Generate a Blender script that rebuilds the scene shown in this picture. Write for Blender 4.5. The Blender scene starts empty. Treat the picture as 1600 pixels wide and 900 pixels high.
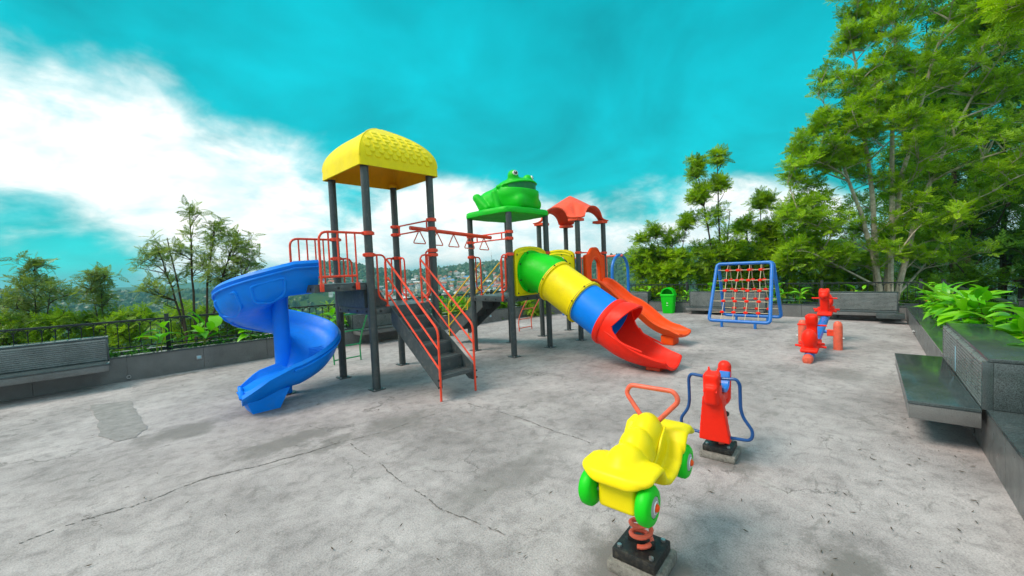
import bpy, bmesh, math, random
import numpy as np
from mathutils import Vector, Matrix
R = math.radians
random.seed(7); np.random.seed(7)
scene = bpy.context.scene
COL = scene.collection

# ------------------------------------------------------------------ camera
FPX, PITCH, ROLL, YAW, CAMH = 626.62, 0.0435, -0.0419, 0.7676, 1.6
fw = Vector((math.cos(YAW)*math.cos(PITCH), math.sin(YAW)*math.cos(PITCH), -math.sin(PITCH)))
rt = fw.cross(Vector((0, 0, 1))).normalized(); up = rt.cross(fw)
cr, sr = math.cos(ROLL), math.sin(ROLL)
rt, up = cr*rt + sr*up, -sr*rt + cr*up
camd = bpy.data.cameras.new('camera'); cam = bpy.data.objects.new('camera', camd); COL.objects.link(cam)
camd.sensor_width = 36; camd.lens = 36*FPX/1600; camd.clip_start = 0.05; camd.clip_end = 9000
cam.matrix_world = Matrix(((rt.x, up.x, -fw.x, 0), (rt.y, up.y, -fw.y, 0), (rt.z, up.z, -fw.z, CAMH), (0, 0, 0, 1)))
scene.camera = cam

# ------------------------------------------------------------------ world + sun
SUN_AZ = Vector((-0.80, 0.45, 0)).normalized(); SUN_EL = R(50)
W = bpy.data.worlds.new('World'); scene.world = W; W.use_nodes = True
def build_world():
    nt = W.node_tree; nt.nodes.clear(); N = nt.nodes.new; L = nt.links.new
    out = N('ShaderNodeOutputWorld'); bg = N('ShaderNodeBackground'); L(bg.outputs[0], out.inputs[0])
    sky = N('ShaderNodeTexSky'); sky.sky_type = 'NISHITA'; sky.sun_disc = False
    sky.sun_elevation = SUN_EL; sky.sun_rotation = math.atan2(SUN_AZ.x, SUN_AZ.y); sky.air_density = 1.0; sky.dust_density = 0.6
    tc = N('ShaderNodeTexCoord')
    nrm = N('ShaderNodeVectorMath'); nrm.operation = 'NORMALIZE'; L(tc.outputs['Generated'], nrm.inputs[0])
    def math_(op, a, b=None, c=None, clamp=False):
        m = N('ShaderNodeMath'); m.operation = op; m.use_clamp = clamp
        for i, v in enumerate((a, b, c)):
            if v is None: continue
            if isinstance(v, (int, float)): m.inputs[i].default_value = v
            else: L(v, m.inputs[i])
        return m.outputs[0]
    sep = N('ShaderNodeSeparateXYZ'); L(nrm.outputs[0], sep.inputs[0])
    zc = math_('MAXIMUM', sep.outputs[2], 0.0)
    den = math_('ADD', zc, 0.42)
    inv = math_('DIVIDE', 1.0, den)
    pl = N('ShaderNodeVectorMath'); pl.operation = 'SCALE'; L(nrm.outputs[0], pl.inputs[0]); L(inv, pl.inputs['Scale'])
    def noise(scale, detail, rough, dist, off):
        mp = N('ShaderNodeMapping'); mp.inputs['Location'].default_value = off; L(pl.outputs[0], mp.inputs[0])
        n = N('ShaderNodeTexNoise'); n.inputs['Scale'].default_value = scale; n.inputs['Detail'].default_value = detail
        n.inputs['Roughness'].default_value = rough; n.inputs['Distortion'].default_value = dist; L(mp.outputs[0], n.inputs[0]); return n.outputs[0]
    n1 = noise(1.9, 8, .56, .2, (3.1, 1.7, .4)); n2 = noise(5.2, 7, .6, .25, (.3, 5.2, 2.2)); n3 = noise(2.4, 5, .55, .4, (7.3, .2, 1.2))
    cl = math_('ADD', math_('MULTIPLY', n1, .66), math_('MULTIPLY', n2, .34))
    def rayv(x, y): 
        v = fw + rt*((x-800)/FPX) + up*((450-y)/FPX); v.normalize(); return v
    def blob(x, y, c0, c1, gain):   # soft region of the real sky around one direction
        d = N('ShaderNodeVectorMath'); d.operation = 'DOT_PRODUCT'; L(nrm.outputs[0], d.inputs[0]); d.inputs[1].default_value = rayv(x, y)
        mr = N('ShaderNodeMapRange'); mr.interpolation_type = 'SMOOTHSTEP'; L(d.outputs['Value'], mr.inputs[0])
        mr.inputs[1].default_value = math.cos(R(c1)); mr.inputs[2].default_value = math.cos(R(c0)); mr.inputs[3].default_value = 0; mr.inputs[4].default_value = gain
        return mr.outputs[0]
    bias = None
    for b in SKY_BLOBS:
        o = blob(*b); bias = o if bias is None else math_('ADD', bias, o)
    # bank of cloud low over the horizon
    bank = N('ShaderNodeMapRange'); bank.interpolation_type = 'SMOOTHSTEP'; L(sep.outputs[2], bank.inputs[0])
    bank.inputs[1].default_value = .34; bank.inputs[2].default_value = .06; bank.inputs[3].default_value = 0; bank.inputs[4].default_value = .12
    tot = math_('ADD', math_('ADD', cl, bias), bank.outputs[0])
    mr = N('ShaderNodeMapRange'); mr.interpolation_type = 'SMOOTHSTEP'; L(tot, mr.inputs[0])
    mr.inputs[1].default_value = .33; mr.inputs[2].default_value = .66
    mask = mr.outputs[0]
    # clear sky: nishita, graded to the teal of the place
    tint = N('ShaderNodeMix'); tint.data_type = 'RGBA'; tint.blend_type = 'MULTIPLY'; tint.inputs[0].default_value = 1
    L(sky.outputs[0], tint.inputs[6]); tint.inputs[7].default_value = (*SKY_TINT, 1)
    sc = N('ShaderNodeVectorMath'); sc.operation = 'SCALE'; L(tint.outputs[2], sc.inputs[0]); sc.inputs['Scale'].default_value = SKY_STR
    base = N('ShaderNodeMix'); base.data_type = 'RGBA'; base.inputs[0].default_value = .62
    L(sc.outputs[0], base.inputs[6]); base.inputs[7].default_value = (*SKY_VEIL, 1)
    vr = N('ShaderNodeMapRange'); L(n3, vr.inputs[0]); vr.inputs[1].default_value = .3; vr.inputs[2].default_value = .7; vr.inputs[3].default_value = .66; vr.inputs[4].default_value = 1.16
    bs = N('ShaderNodeVectorMath'); bs.operation = 'SCALE'; L(base.outputs[2], bs.inputs[0]); L(vr.outputs[0], bs.inputs['Scale'])
    # cloud body: bright tops, grey-teal thick parts
    shade = N('ShaderNodeMapRange'); L(n2, shade.inputs[0]); shade.inputs[1].default_value = .33; shade.inputs[2].default_value = .66
    cc = N('ShaderNodeMix'); cc.data_type = 'RGBA'; L(shade.outputs[0], cc.inputs[0]); cc.inputs[6].default_value = (*CLOUD_D, 1); cc.inputs[7].default_value = (*CLOUD_L, 1)
    mx = N('ShaderNodeMix'); mx.data_type = 'RGBA'; L(mask, mx.inputs[0]); L(bs.outputs[0], mx.inputs[6]); L(cc.outputs[2], mx.inputs[7])
    L(mx.outputs[2], bg.inputs[0]); bg.inputs[1].default_value = 1.0
SKY_TINT = (0.0, 1.0, 0.60); SKY_STR = 0.08; SKY_VEIL = (0.0, 0.57, 0.70)
CLOUD_D = (.58, .74, .77); CLOUD_L = (1.10, 1.02, .97)
SKY_BLOBS = [(40, 190, 5, 15, .20), (180, 260, 5, 18, .18), (370, 220, 4, 15, .16), (1000, 345, 3, 11, .27), (1180, 305, 3, 10, .30), (690, 365, 2, 10, .24), (850, 345, 2, 9, .22),
             (1010, 100, 12, 30, -.44), (200, -90, 8, 23, -.42), (600, 60, 4, 22, -.30), (40, 412, 2, 11, -.60), (505, 335, 1, 7, -.16), (1450, 40, 8, 22, -.25)]
build_world()
sund = bpy.data.lights.new('sun', 'SUN'); sun = bpy.data.objects.new('sun', sund); COL.objects.link(sun)
sund.energy = 2.6; sund.angle = R(26); sund.color = (1.0, .84, .70)
sdir = (SUN_AZ*math.cos(SUN_EL) + Vector((0, 0, math.sin(SUN_EL))))
sun.rotation_euler = sdir.to_track_quat('Z', 'Y').to_euler()
vs = scene.view_settings; vs.view_transform = 'Standard'; vs.look = 'None'; vs.exposure = 0.46; vs.gamma = 1.0; vs.use_curve_mapping = False
scene.cycles.adaptive_threshold = .02; scene.cycles.max_bounces = 6; scene.cycles.diffuse_bounces = 3; scene.cycles.glossy_bounces = 3; scene.cycles.transmission_bounces = 4; scene.cycles.volume_bounces = 0; scene.cycles.transparent_max_bounces = 12

# ------------------------------------------------------------------ materials
def new_mat(name):
    m = bpy.data.materials.new(name); m.use_nodes = True
    nt = m.node_tree; b = nt.nodes['Principled BSDF']; return m, nt, b
def nz(nt, scale, detail=4, rough=.55, coord='Object', stretch=None, dist=0):
    tc = nt.nodes.new('ShaderNodeTexCoord'); n = nt.nodes.new('ShaderNodeTexNoise')
    n.inputs['Scale'].default_value = scale; n.inputs['Detail'].default_value = detail; n.inputs['Roughness'].default_value = rough; n.inputs['Distortion'].default_value = dist
    if stretch:
        mp = nt.nodes.new('ShaderNodeMapping'); mp.inputs['Scale'].default_value = stretch; nt.links.new(tc.outputs[coord], mp.inputs[0]); nt.links.new(mp.outputs[0], n.inputs[0])
    else: nt.links.new(tc.outputs[coord], n.inputs[0])
    return n.outputs[0]
def ramp(nt, fac, stops):
    r = nt.nodes.new('ShaderNodeValToRGB'); e = r.color_ramp.elements
    while len(e) < len(stops): e.new(.5)
    for el, (p, c) in zip(e, stops): el.position = p; el.color = (*c, 1) if len(c) == 3 else c
    nt.links.new(fac, r.inputs[0]); return r.outputs[0]
def mixc(nt, fac, a, b, mode='MIX'):
    m = nt.nodes.new('ShaderNodeMix'); m.data_type = 'RGBA'; m.blend_type = mode
    for i, v in ((0, fac), (6, a), (7, b)):
        if isinstance(v, (int, float)): m.inputs[i].default_value = v
        elif isinstance(v, tuple): m.inputs[i].default_value = (*v, 1)
        else: nt.links.new(v, m.inputs[i])
    return m.outputs[2]
def bump(nt, b, h, strength, dist=.01):
    bp = nt.nodes.new('ShaderNodeBump'); bp.inputs['Strength'].default_value = strength; bp.inputs['Distance'].default_value = dist
    nt.links.new(h, bp.inputs['Height']); nt.links.new(bp.outputs[0], b.inputs['Normal'])
def mul(c, k): return tuple(min(1, x*k) for x in c)
def plain(name, c, rough=.5, metal=0, var=.14, scale=6, bmp=.08, bscale=60, spec=.5, dirt=None, dirt_amt=.35):
    m, nt, b = new_mat(name)
    col = ramp(nt, nz(nt, scale, 5), [(.3, mul(c, 1-var)), (.7, mul(c, 1+var*.6))])
    if dirt:
        f = ramp(nt, nz(nt, scale*1.7, 8, .68), [(.52, (0, 0, 0)), (.72, (dirt_amt,)*3)])
        col = mixc(nt, f, col, dirt)
    nt.links.new(col, b.inputs['Base Color'])
    rr = ramp(nt, nz(nt, scale*3, 4), [(.3, (rough*.8,)*3), (.7, (min(1, rough*1.25),)*3)])
    nt.links.new(rr, b.inputs['Roughness']); b.inputs['Metallic'].default_value = metal; b.inputs['Specular IOR Level'].default_value = spec
    if bmp: bump(nt, b, nz(nt, bscale, 3), bmp, .004)
    return m
def plastic(name, c, dirt=(.25, .22, .18)):
    m = plain(name, c, .46, 0, .09, 3.5, .06, 220, .24, dirt, .26)
    return m
M = {}
M['yellow'] = plastic('yellow_plastic', (.95, .76, .002), (.5, .36, .03))
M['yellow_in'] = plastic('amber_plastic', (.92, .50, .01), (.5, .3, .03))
M['red'] = plastic('red_plastic', (.95, .022, .006), (.4, .06, .04))
M['coral'] = plastic('coral_plastic', (.93, .10, .045), (.5, .12, .08))
M['orange'] = plastic('orange_plastic', (.95, .085, .004), (.6, .14, .05))
M['blue'] = plastic('blue_plastic', (.0, .23, .92), (.05, .17, .4))
M['green'] = plastic('green_plastic', (.008, .60, .012), (.05, .32, .05))
M['frog'] = plastic('frog_green_plastic', (.008, .55, .02), (.03, .32, .04))
M['frog_mouth'] = plastic('frog_mouth_plastic', (.01, .20, .06))
M['post'] = plain('slate_powder_coat', (.050, .066, .072), .38, .0, .16, 9, .05, 180, .5, (.16, .15, .14), .45)
M['deckm'] = plain('deck_steel', (.058, .074, .08), .42, .0, .2, 7, .1, 120, .5, (.2, .19, .17), .5)
M['railred'] = plain('red_painted_tube', (.90, .065, .022), .34, 0, .12, 12, .06, 160, .5, (.45, .16, .10), .5)
M['springred'] = plain('faded_red_spring', (.80, .13, .07), .4, 0, .14, 14, .08, 160, .5, (.3, .12, .08), .5)
M['railyel'] = plain('yellow_painted_tube', (.88, .55, .01), .36, 0, .1, 12, .05, 160)
M['railblue'] = plain('blue_painted_tube', (.008, .17, .62), .34, 0, .14, 10, .05, 160, .5, (.1, .2, .4), .45)
M['navytube'] = plain('navy_painted_tube', (.008, .075, .27), .34, 0, .16, 12, .05, 160)
M['railgreen'] = plain('green_painted_tube', (.01, .32, .10), .36, 0, .12, 12, .05, 160)
M['iron'] = plain('black_iron', (.012, .017, .02), .42, 0, .2, 9, .06, 120)
M['black'] = plain('black_rubber', (.012, .013, .014), .5, 0, .25, 18, .15, 120, .5, (.1, .09, .07), .6)
M['white'] = plain('white_paint', (.8, .8, .8), .4)
M['hubgrey'] = plain('hub_grey', (.36, .38, .38), .4)
M['rope'] = plain('cream_rope', (.62, .52, .36), .8, 0, .2, 30, .3, 300)
M['steel'] = plain('galvanised_steel', (.45, .46, .47), .35, .8, .15, 20, .05, 100)
M['soil'] = plain('planter_soil', (.035, .028, .018), .95, 0, .4, 22, .9, 60)
M['block'] = plain('mortar_block', (.24, .23, .21), .9, 0, .35, 30, .8, 60, .3, (.05, .045, .04), .8)
M['pale_blue'] = plain('pale_blue_finish', (.30, .55, .68), .5)

def granite(name, c, rough, speck=.5):
    m, nt, b = new_mat(name)
    sp = ramp(nt, nz(nt, 240, 2, .7), [(.38, mul(c, .42)), (.5, c), (.66, mul(c, 1+speck*1.6))])
    big = ramp(nt, nz(nt, 3.2, 6, .6), [(.3, (.72,)*3), (.72, (1.15,)*3)])
    col = mixc(nt, 1.0, sp, big, 'MULTIPLY')
    st = ramp(nt, nz(nt, 5, 7, .7, 'Object', (1, 1, .3)), [(.55, (0, 0, 0)), (.78, (.35,)*3)])
    col = mixc(nt, st, col, (.16, .15, .14)); nt.links.new(col, b.inputs['Base Color'])
    nt.links.new(ramp(nt, nz(nt, 9, 5), [(.3, (rough*.75,)*3), (.7, (rough*1.4,)*3)]), b.inputs['Roughness'])
    bump(nt, b, nz(nt, 160, 2), .06, .003); return m
M['granite'] = granite('wall_granite', (.15, .156, .158), .34)
M['gpolish'] = granite('polished_granite', (.058, .078, .083), .15)
M['grooved'] = granite('grooved_granite', (.20, .225, .23), .28)

def concrete():
    m, nt, b = new_mat('weathered_concrete'); L = nt.links.new
    tc = nt.nodes.new('ShaderNodeTexCoord')
    base = ramp(nt, nz(nt, 1.1, 6, .62), [(.30, (.280, .256, .260)), (.52, (.390, .356, .362)), (.72, (.475, .436, .443))])
    mid = ramp(nt, nz(nt, 7.5, 6, .72, dist=.4), [(.30, (.66,)*3), (.5, (1.0,)*3), (.70, (1.14,)*3)])
    col = mixc(nt, 1, base, mid, 'MULTIPLY')
    grain = ramp(nt, nz(nt, 95, 2, .75), [(.30, (.55,)*3), (.5, (1,)*3), (.70, (1.25,)*3)])
    col = mixc(nt, .7, col, grain, 'MULTIPLY')
    broad_ = ramp(nt, nz(nt, .42, 5, .6, dist=.5), [(.34, (.74,)*3), (.5, (.97,)*3), (.66, (1.10,)*3)]); col = mixc(nt, 1, col, broad_, 'MULTIPLY')
    # worn spots and drag marks
    w = ramp(nt, nz(nt, 3.1, 7, .74, 'Object', (.8, 2.2, 1), .8), [(.575, (0, 0, 0)), (.66, (.62,)*3)])
    col = mixc(nt, w, col, (.20, .187, .182))
    w2 = ramp(nt, nz(nt, 9, 6, .8, 'Object', (1, 1.5, 1), 1.2), [(.60, (0, 0, 0)), (.68, (.6,)*3)])
    col = mixc(nt, w2, col, (.18, .168, .162))
    pale = ramp(nt, nz(nt, 2.3, 5, .7, 'Object', (1.7, 1, 1), .5), [(.60, (0, 0, 0)), (.74, (.45,)*3)])
    col = mixc(nt, pale, col, (.50, .482, .478))
    # damp stains, plus darker spots under the play equipment, each with a ragged edge
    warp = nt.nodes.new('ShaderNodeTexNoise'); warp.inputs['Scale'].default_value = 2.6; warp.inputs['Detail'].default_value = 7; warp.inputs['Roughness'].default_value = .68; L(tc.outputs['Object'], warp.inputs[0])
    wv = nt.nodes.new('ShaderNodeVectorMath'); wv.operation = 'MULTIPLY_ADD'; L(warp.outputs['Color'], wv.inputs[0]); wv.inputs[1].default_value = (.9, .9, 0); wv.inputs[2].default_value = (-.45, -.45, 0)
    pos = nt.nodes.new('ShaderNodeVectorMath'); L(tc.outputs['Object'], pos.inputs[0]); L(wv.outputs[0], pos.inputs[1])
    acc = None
    for (x, y, rx, ry, s) in DARK_SPOTS:
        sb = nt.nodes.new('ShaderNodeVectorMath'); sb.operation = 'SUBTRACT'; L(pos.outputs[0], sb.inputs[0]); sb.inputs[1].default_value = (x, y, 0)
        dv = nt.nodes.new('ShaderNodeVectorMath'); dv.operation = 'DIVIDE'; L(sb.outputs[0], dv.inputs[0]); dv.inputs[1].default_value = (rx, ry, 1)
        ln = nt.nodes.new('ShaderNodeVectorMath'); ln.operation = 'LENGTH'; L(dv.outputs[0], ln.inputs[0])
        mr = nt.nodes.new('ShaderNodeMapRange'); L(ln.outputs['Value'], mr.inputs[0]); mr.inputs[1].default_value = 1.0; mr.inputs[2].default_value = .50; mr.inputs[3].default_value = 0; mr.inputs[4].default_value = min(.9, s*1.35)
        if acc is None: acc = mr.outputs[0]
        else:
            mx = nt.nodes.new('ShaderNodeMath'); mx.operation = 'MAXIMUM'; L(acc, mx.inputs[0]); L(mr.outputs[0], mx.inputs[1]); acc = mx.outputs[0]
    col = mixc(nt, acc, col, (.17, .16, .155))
    # hairline cracks
    v = nt.nodes.new('ShaderNodeTexVoronoi'); v.feature = 'DISTANCE_TO_EDGE'; v.inputs['Scale'].default_value = .55; L(pos.outputs[0], v.inputs['Vector'])
    ck = ramp(nt, v.outputs['Distance'], [(.0, (.75,)*3), (.006, (0, 0, 0))])
    brk = ramp(nt, nz(nt, 1.6, 4), [(.50, (0, 0, 0)), (.58, (1, 1, 1))])
    ck = mixc(nt, 1, ck, brk, 'MULTIPLY')
    col = mixc(nt, ck, col, (.07, .066, .062))
    L(col, b.inputs['Base Color']); L(ramp(nt, nz(nt, 4, 5), [(.3, (.68,)*3), (.7, (.92,)*3)]), b.inputs['Roughness'])
    b.inputs['Specular IOR Level'].default_value = .3
    h = mixc(nt, .5, nz(nt, 90, 2, .7), nz(nt, 12, 4, .7)); bump(nt, b, h, .55, .012)
    return m
DARK_SPOTS = [(2.2, 3.9, .42, .32, .5), (.6, 5.6, .5, .28, .55), (1.25, 4.3, .5, .2, .55), (1.5, 3.95, .35, .16, .5), (1.9, 1.0, .34, .30, .75), (3.5, 1.03, .36, .26, .6),
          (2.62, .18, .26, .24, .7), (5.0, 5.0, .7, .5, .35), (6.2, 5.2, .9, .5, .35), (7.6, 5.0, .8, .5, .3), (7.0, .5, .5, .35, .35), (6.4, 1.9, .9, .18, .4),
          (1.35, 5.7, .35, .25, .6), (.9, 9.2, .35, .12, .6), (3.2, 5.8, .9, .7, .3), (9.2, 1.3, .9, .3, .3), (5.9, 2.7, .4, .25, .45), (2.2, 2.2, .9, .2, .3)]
M['concrete'] = concrete()
M['patch'] = plain('concrete_patch', (.275, .262, .262), .9, 0, .22, 9, .7, 90, .3, (.12, .115, .11), .6)
M['crack'] = plain('crack_dirt', (.15, .14, .135), .95, 0, .35, 20, .5, 80, .2)

def leafmat(name, c, c2, trans=.45, rough=.45, attr=True, spec=.4):
    m, nt, b = new_mat(name); L = nt.links.new
    if attr:
        a = nt.nodes.new('ShaderNodeAttribute'); a.attribute_name = 'tint'
        fac = a.outputs['Fac']
    else:
        oi = nt.nodes.new('ShaderNodeObjectInfo'); fac = oi.outputs['Random']
    col = ramp(nt, fac, [(0, c), (1, c2)])
    L(col, b.inputs['Base Color']); b.inputs['Roughness'].default_value = rough; b.inputs['Specular IOR Level'].default_value = spec
    t = nt.nodes.new('ShaderNodeBsdfTranslucent'); L(mixc(nt, 1, col, (1.0, 1.0, .45), 'MULTIPLY'), t.inputs[0])
    mx = nt.nodes.new('ShaderNodeMixShader'); mx.inputs[0].default_value = trans
    L(b.outputs[0], mx.inputs[1]); L(t.outputs[0], mx.inputs[2]); L(mx.outputs[0], nt.nodes['Material Output'].inputs[0]); return m
M['leaf_big'] = leafmat('big_tree_leaf', (.085, .22, .012), (.42, .68, .02))
M['leaf_dark'] = leafmat('dark_tree_leaf', (.040, .15, .010), (.17, .38, .014), .38)
M['leaf_grey'] = leafmat('silver_oak_leaf', (.11, .19, .055), (.36, .50, .09))
M['leaf_mid'] = leafmat('mid_tree_leaf', (.09, .22, .015), (.46, .70, .012))
M['leaf_shrub'] = leafmat('shrub_leaf', (.07, .18, .016), (.34, .56, .02))
M['leaf_planter'] = leafmat('planter_leaf', (.09, .46, .008), (.30, .76, .012), .35, .32, False, .55)
M['leaf_cover'] = leafmat('cover_leaf', (.02, .13, .015), (.10, .36, .02))
M['stalk'] = plain('green_stalk', (.20, .26, .03), .6, 0, .3, 8)
M['petal'] = plain('orange_petal', (.75, .35, .08), .6, 0, .3, 20)
M['bark'] = plain('pale_bark', (.52, .45, .35), .9, 0, .35, 9, .8, 40, .2, (.08, .07, .05), .6)
M['barkdark'] = plain('dark_bark', (.085, .065, .045), .9, 0, .35, 9, .8, 40, .2)
M['twig'] = plain('dry_twig', (.07, .05, .03), .9, 0, .4, 20)

def hillmat():
    m, nt, b = new_mat('hill_ground'); L = nt.links.new
    col = ramp(nt, nz(nt, .018, 9, .68), [(.34, (.018, .048, .012)), (.5, (.040, .085, .018)), (.66, (.07, .11, .03)), (.8, (.12, .13, .05))])
    L(col, b.inputs['Base Color']); b.inputs['Roughness'].default_value = .95; b.inputs['Specular IOR Level'].default_value = .1
    bump(nt, b, nz(nt, .3, 8, .7), 1.0, 2.0); return m
M['hill'] = hillmat()

# ------------------------------------------------------------------ helpers
def V(*a): return Vector(a)
def frame_for(d):
    d = Vector(d).normalized(); a = Vector((0, 0, 1)) if abs(d.z) < .92 else Vector((1, 0, 0))
    s = d.cross(a).normalized(); return s, s.cross(d).normalized()
class MB:
    def __init__(s): s.v = []; s.f = []
    def add(s, vs, fs):
        o = len(s.v); s.v += [tuple(p) for p in vs]; s.f += [tuple(i+o for i in f) for f in fs]; return s
    def box(s, x0, x1, y0, y1, z0, z1, bev=0, M4=None):
        bm = bmesh.new(); bmesh.ops.create_cube(bm, size=1)
        for v in bm.verts: v.co = ((x0+x1)/2+v.co.x*(x1-x0), (y0+y1)/2+v.co.y*(y1-y0), (z0+z1)/2+v.co.z*(z1-z0))
        if bev: bmesh.ops.bevel(bm, geom=list(bm.edges), offset=bev, segments=2, affect='EDGES', profile=.5)
        bm.verts.index_update()
        vs = [(M4 @ v.co) if M4 else v.co.copy() for v in bm.verts]; fs = [[v.index for v in f.verts] for f in bm.faces]; bm.free()
        return s.add(vs, fs)
    def tube(s, pts, r, seg=8, cap=True, closed=False):
        pts = [Vector(p) for p in pts]; n = len(pts); rs = r if isinstance(r, (list, tuple)) else [r]*n
        vs = []; prev = None
        for i, p in enumerate(pts):
            if closed: d = pts[(i+1) % n]-pts[i-1]
            else: d = pts[min(i+1, n-1)]-pts[max(i-1, 0)]
            d.normalize()
            if prev is None: a, b = frame_for(d)
            else:
                a = prev - d*prev.dot(d); a.normalize(); b = a.cross(d)
            prev = a
            for k in range(seg):
                t = 2*math.pi*k/seg; vs.append(p + (a*math.cos(t)+b*math.sin(t))*rs[i])
        fs = []
        for i in range(n if closed else n-1):
            j = (i+1) % n
            for k in range(seg):
                k2 = (k+1) % seg; fs.append((i*seg+k, i*seg+k2, j*seg+k2, j*seg+k))
        if cap and not closed:
            fs.append(tuple(range(seg))[::-1]); fs.append(tuple((n-1)*seg+k for k in range(seg)))
        return s.add(vs, fs)
    def lathe(s, prof, seg=24, origin=(0, 0, 0), axis=(0, 0, 1)):
        ax = Vector(axis).normalized(); a, b = frame_for(ax); o = Vector(origin); vs = []; fs = []
        for (r, h) in prof:
            for k in range(seg):
                t = 2*math.pi*k/seg; vs.append(o+ax*h+(a*math.cos(t)+b*math.sin(t))*max(r, 1e-4))
        for i in range(len(prof)-1):
            for k in range(seg):
                k2 = (k+1) % seg; fs.append((i*seg+k, i*seg+k2, (i+1)*seg+k2, (i+1)*seg+k))
        return s.add(vs, fs)
    def sweep(s, frames, profs, closed_prof=True, cap=True):
        n = len(profs[0]); vs = []
        for (o, lat, upv), pr in zip(frames, profs):
            for (a, b) in pr: vs.append(Vector(o)+Vector(lat)*a+Vector(upv)*b)
        fs = []
        for i in range(len(frames)-1):
            for k in range(n if closed_prof else n-1):
                k2 = (k+1) % n; fs.append((i*n+k, i*n+k2, (i+1)*n+k2, (i+1)*n+k))
        o = len(s.v); s.add(vs, fs)
        if cap and closed_prof:      # cap a channel solid with quads between its two skins
            for base in (0, (len(frames)-1)*n):
                h = n//2
                for k in range(h-1):
                    q = (base+k, base+k+1, base+n-2-k, base+n-1-k); s.f.append(tuple(o+i for i in q))
        return s
    def build(s, name, mat, parent=None, smooth=True, angle=40, loc=None, link=True):
        me = bpy.data.meshes.new(name); me.from_pydata(s.v, [], s.f); me.validate(); me.update()
        finish(me, smooth, angle)
        return mkobj(name, me, mat, parent, loc) if link else me
def finish(me, smooth=True, angle=40, recalc=True):
    if recalc:
        bm = bmesh.new(); bm.from_mesh(me); bmesh.ops.recalc_face_normals(bm, faces=bm.faces); bm.to_mesh(me); bm.free()
    if smooth:
        me.polygons.foreach_set('use_smooth', [True]*len(me.polygons))
        if angle: me.set_sharp_from_angle(angle=R(angle))
def mkobj(name, me, mat=None, parent=None, loc=None):
    o = bpy.data.objects.new(name, me); COL.objects.link(o)
    if mat is not None:
        m = M[mat] if isinstance(mat, str) else mat
        if not len(me.materials): me.materials.append(m)
    if parent is not None: o.parent = parent
    if loc is not None: o.location = loc
    return o
def thing(name, label, cat, loc=(0, 0, 0), rz=0, group=None):
    o = bpy.data.objects.new(name, None); COL.objects.link(o); o.location = loc; o.rotation_euler = (0, 0, rz)
    o.empty_display_size = .2
    return tag(o, label, cat, group)
def tag(o, label, cat, group=None):
    o['label'] = label; o['category'] = cat
    if group: o['group'] = group
    return o
def struct(o, label=None, kind='structure'):
    o['kind'] = kind
    if label: o['label'] = label
    return o
def copy(o, parent=None, loc=None, rot=None, scale=None):
    c = o.copy(); COL.objects.link(c); c.parent = parent
    if loc is not None: c.location = loc
    if rot is not None: c.rotation_euler = rot
    if scale is not None: c.scale = scale
    return c
def lab(o, t): o['label'] = t; return o
def arc(c, r, a0, a1, n, plane='xz', sgn=1):
    out = []
    for i in range(n+1):
        t = R(a0+(a1-a0)*i/n); u, w = r*math.cos(t), r*math.sin(t)
        out.append({'xz': V(c[0]+u, c[1], c[2]+w), 'yz': V(c[0], c[1]+u, c[2]+w), 'xy': V(c[0]+u, c[1]+w, c[2])}[plane])
    return out
def roundpath(pts, r, n=5, closed=False):
    pts = [Vector(p) for p in pts]; out = []; N_ = len(pts)
    for i, p in enumerate(pts):
        if not closed and i in (0, N_-1): out.append(p); continue
        a = pts[i-1]-p; b = pts[(i+1) % N_]-p; k = min(r, a.length*.49, b.length*.49); a.normalize(); b.normalize()
        p0, p1 = p+a*k, p+b*k
        for j in range(n+1):
            t = j/n; out.append(p0*(1-t)**2+p*2*t*(1-t)+p1*t*t)
    return out
def spline(pts, n):   # catmull-rom
    P = [Vector(p) for p in pts]; P = [P[0]*2-P[1]]+P+[P[-1]*2-P[-2]]; out = []
    for i in range(1, len(P)-2):
        for j in range(n):
            t = j/n; a, b, c, d = P[i-1:i+3]
            out.append(.5*((2*b)+(c-a)*t+(2*a-5*b+4*c-d)*t*t+(3*b-a-3*c+d)*t**3))
    out.append(P[-2]); return out

# signed-distance shapes -> surface nets mesh (moulded plastic bodies)
def ell(p, c, r):
    q = (p-np.array(c))/np.array(r); k = np.linalg.norm(q, axis=-1); return (k-1)*min(r)*np.clip(k, .6, 1.4)**0
def rbox(p, c, h, rd=.02, rot=None):
    q = p-np.array(c)
    if rot is not None: q = q @ np.array(rot)
    d = np.abs(q)-(np.array(h)-rd); return np.linalg.norm(np.maximum(d, 0), axis=-1)+np.minimum(d.max(-1), 0)-rd
def cap_(p, a, b, r, r2=None):
    a = np.array(a, float); b = np.array(b, float); r2 = r if r2 is None else r2
    ba = b-a; t = np.clip(((p-a)@ba)/(ba@ba), 0, 1); return np.linalg.norm(p-a-t[..., None]*ba, axis=-1)-(r+(r2-r)*t)
def smin(a, b, k=.03):
    h = np.clip(.5+.5*(b-a)/k, 0, 1); return b*(1-h)+a*h-k*h*(1-h)
def smax(a, b, k=.02): return -smin(-a, -b, k)
def roty(a): c, s = math.cos(a), math.sin(a); return np.array([[c, 0, s], [0, 1, 0], [-s, 0, c]])
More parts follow.
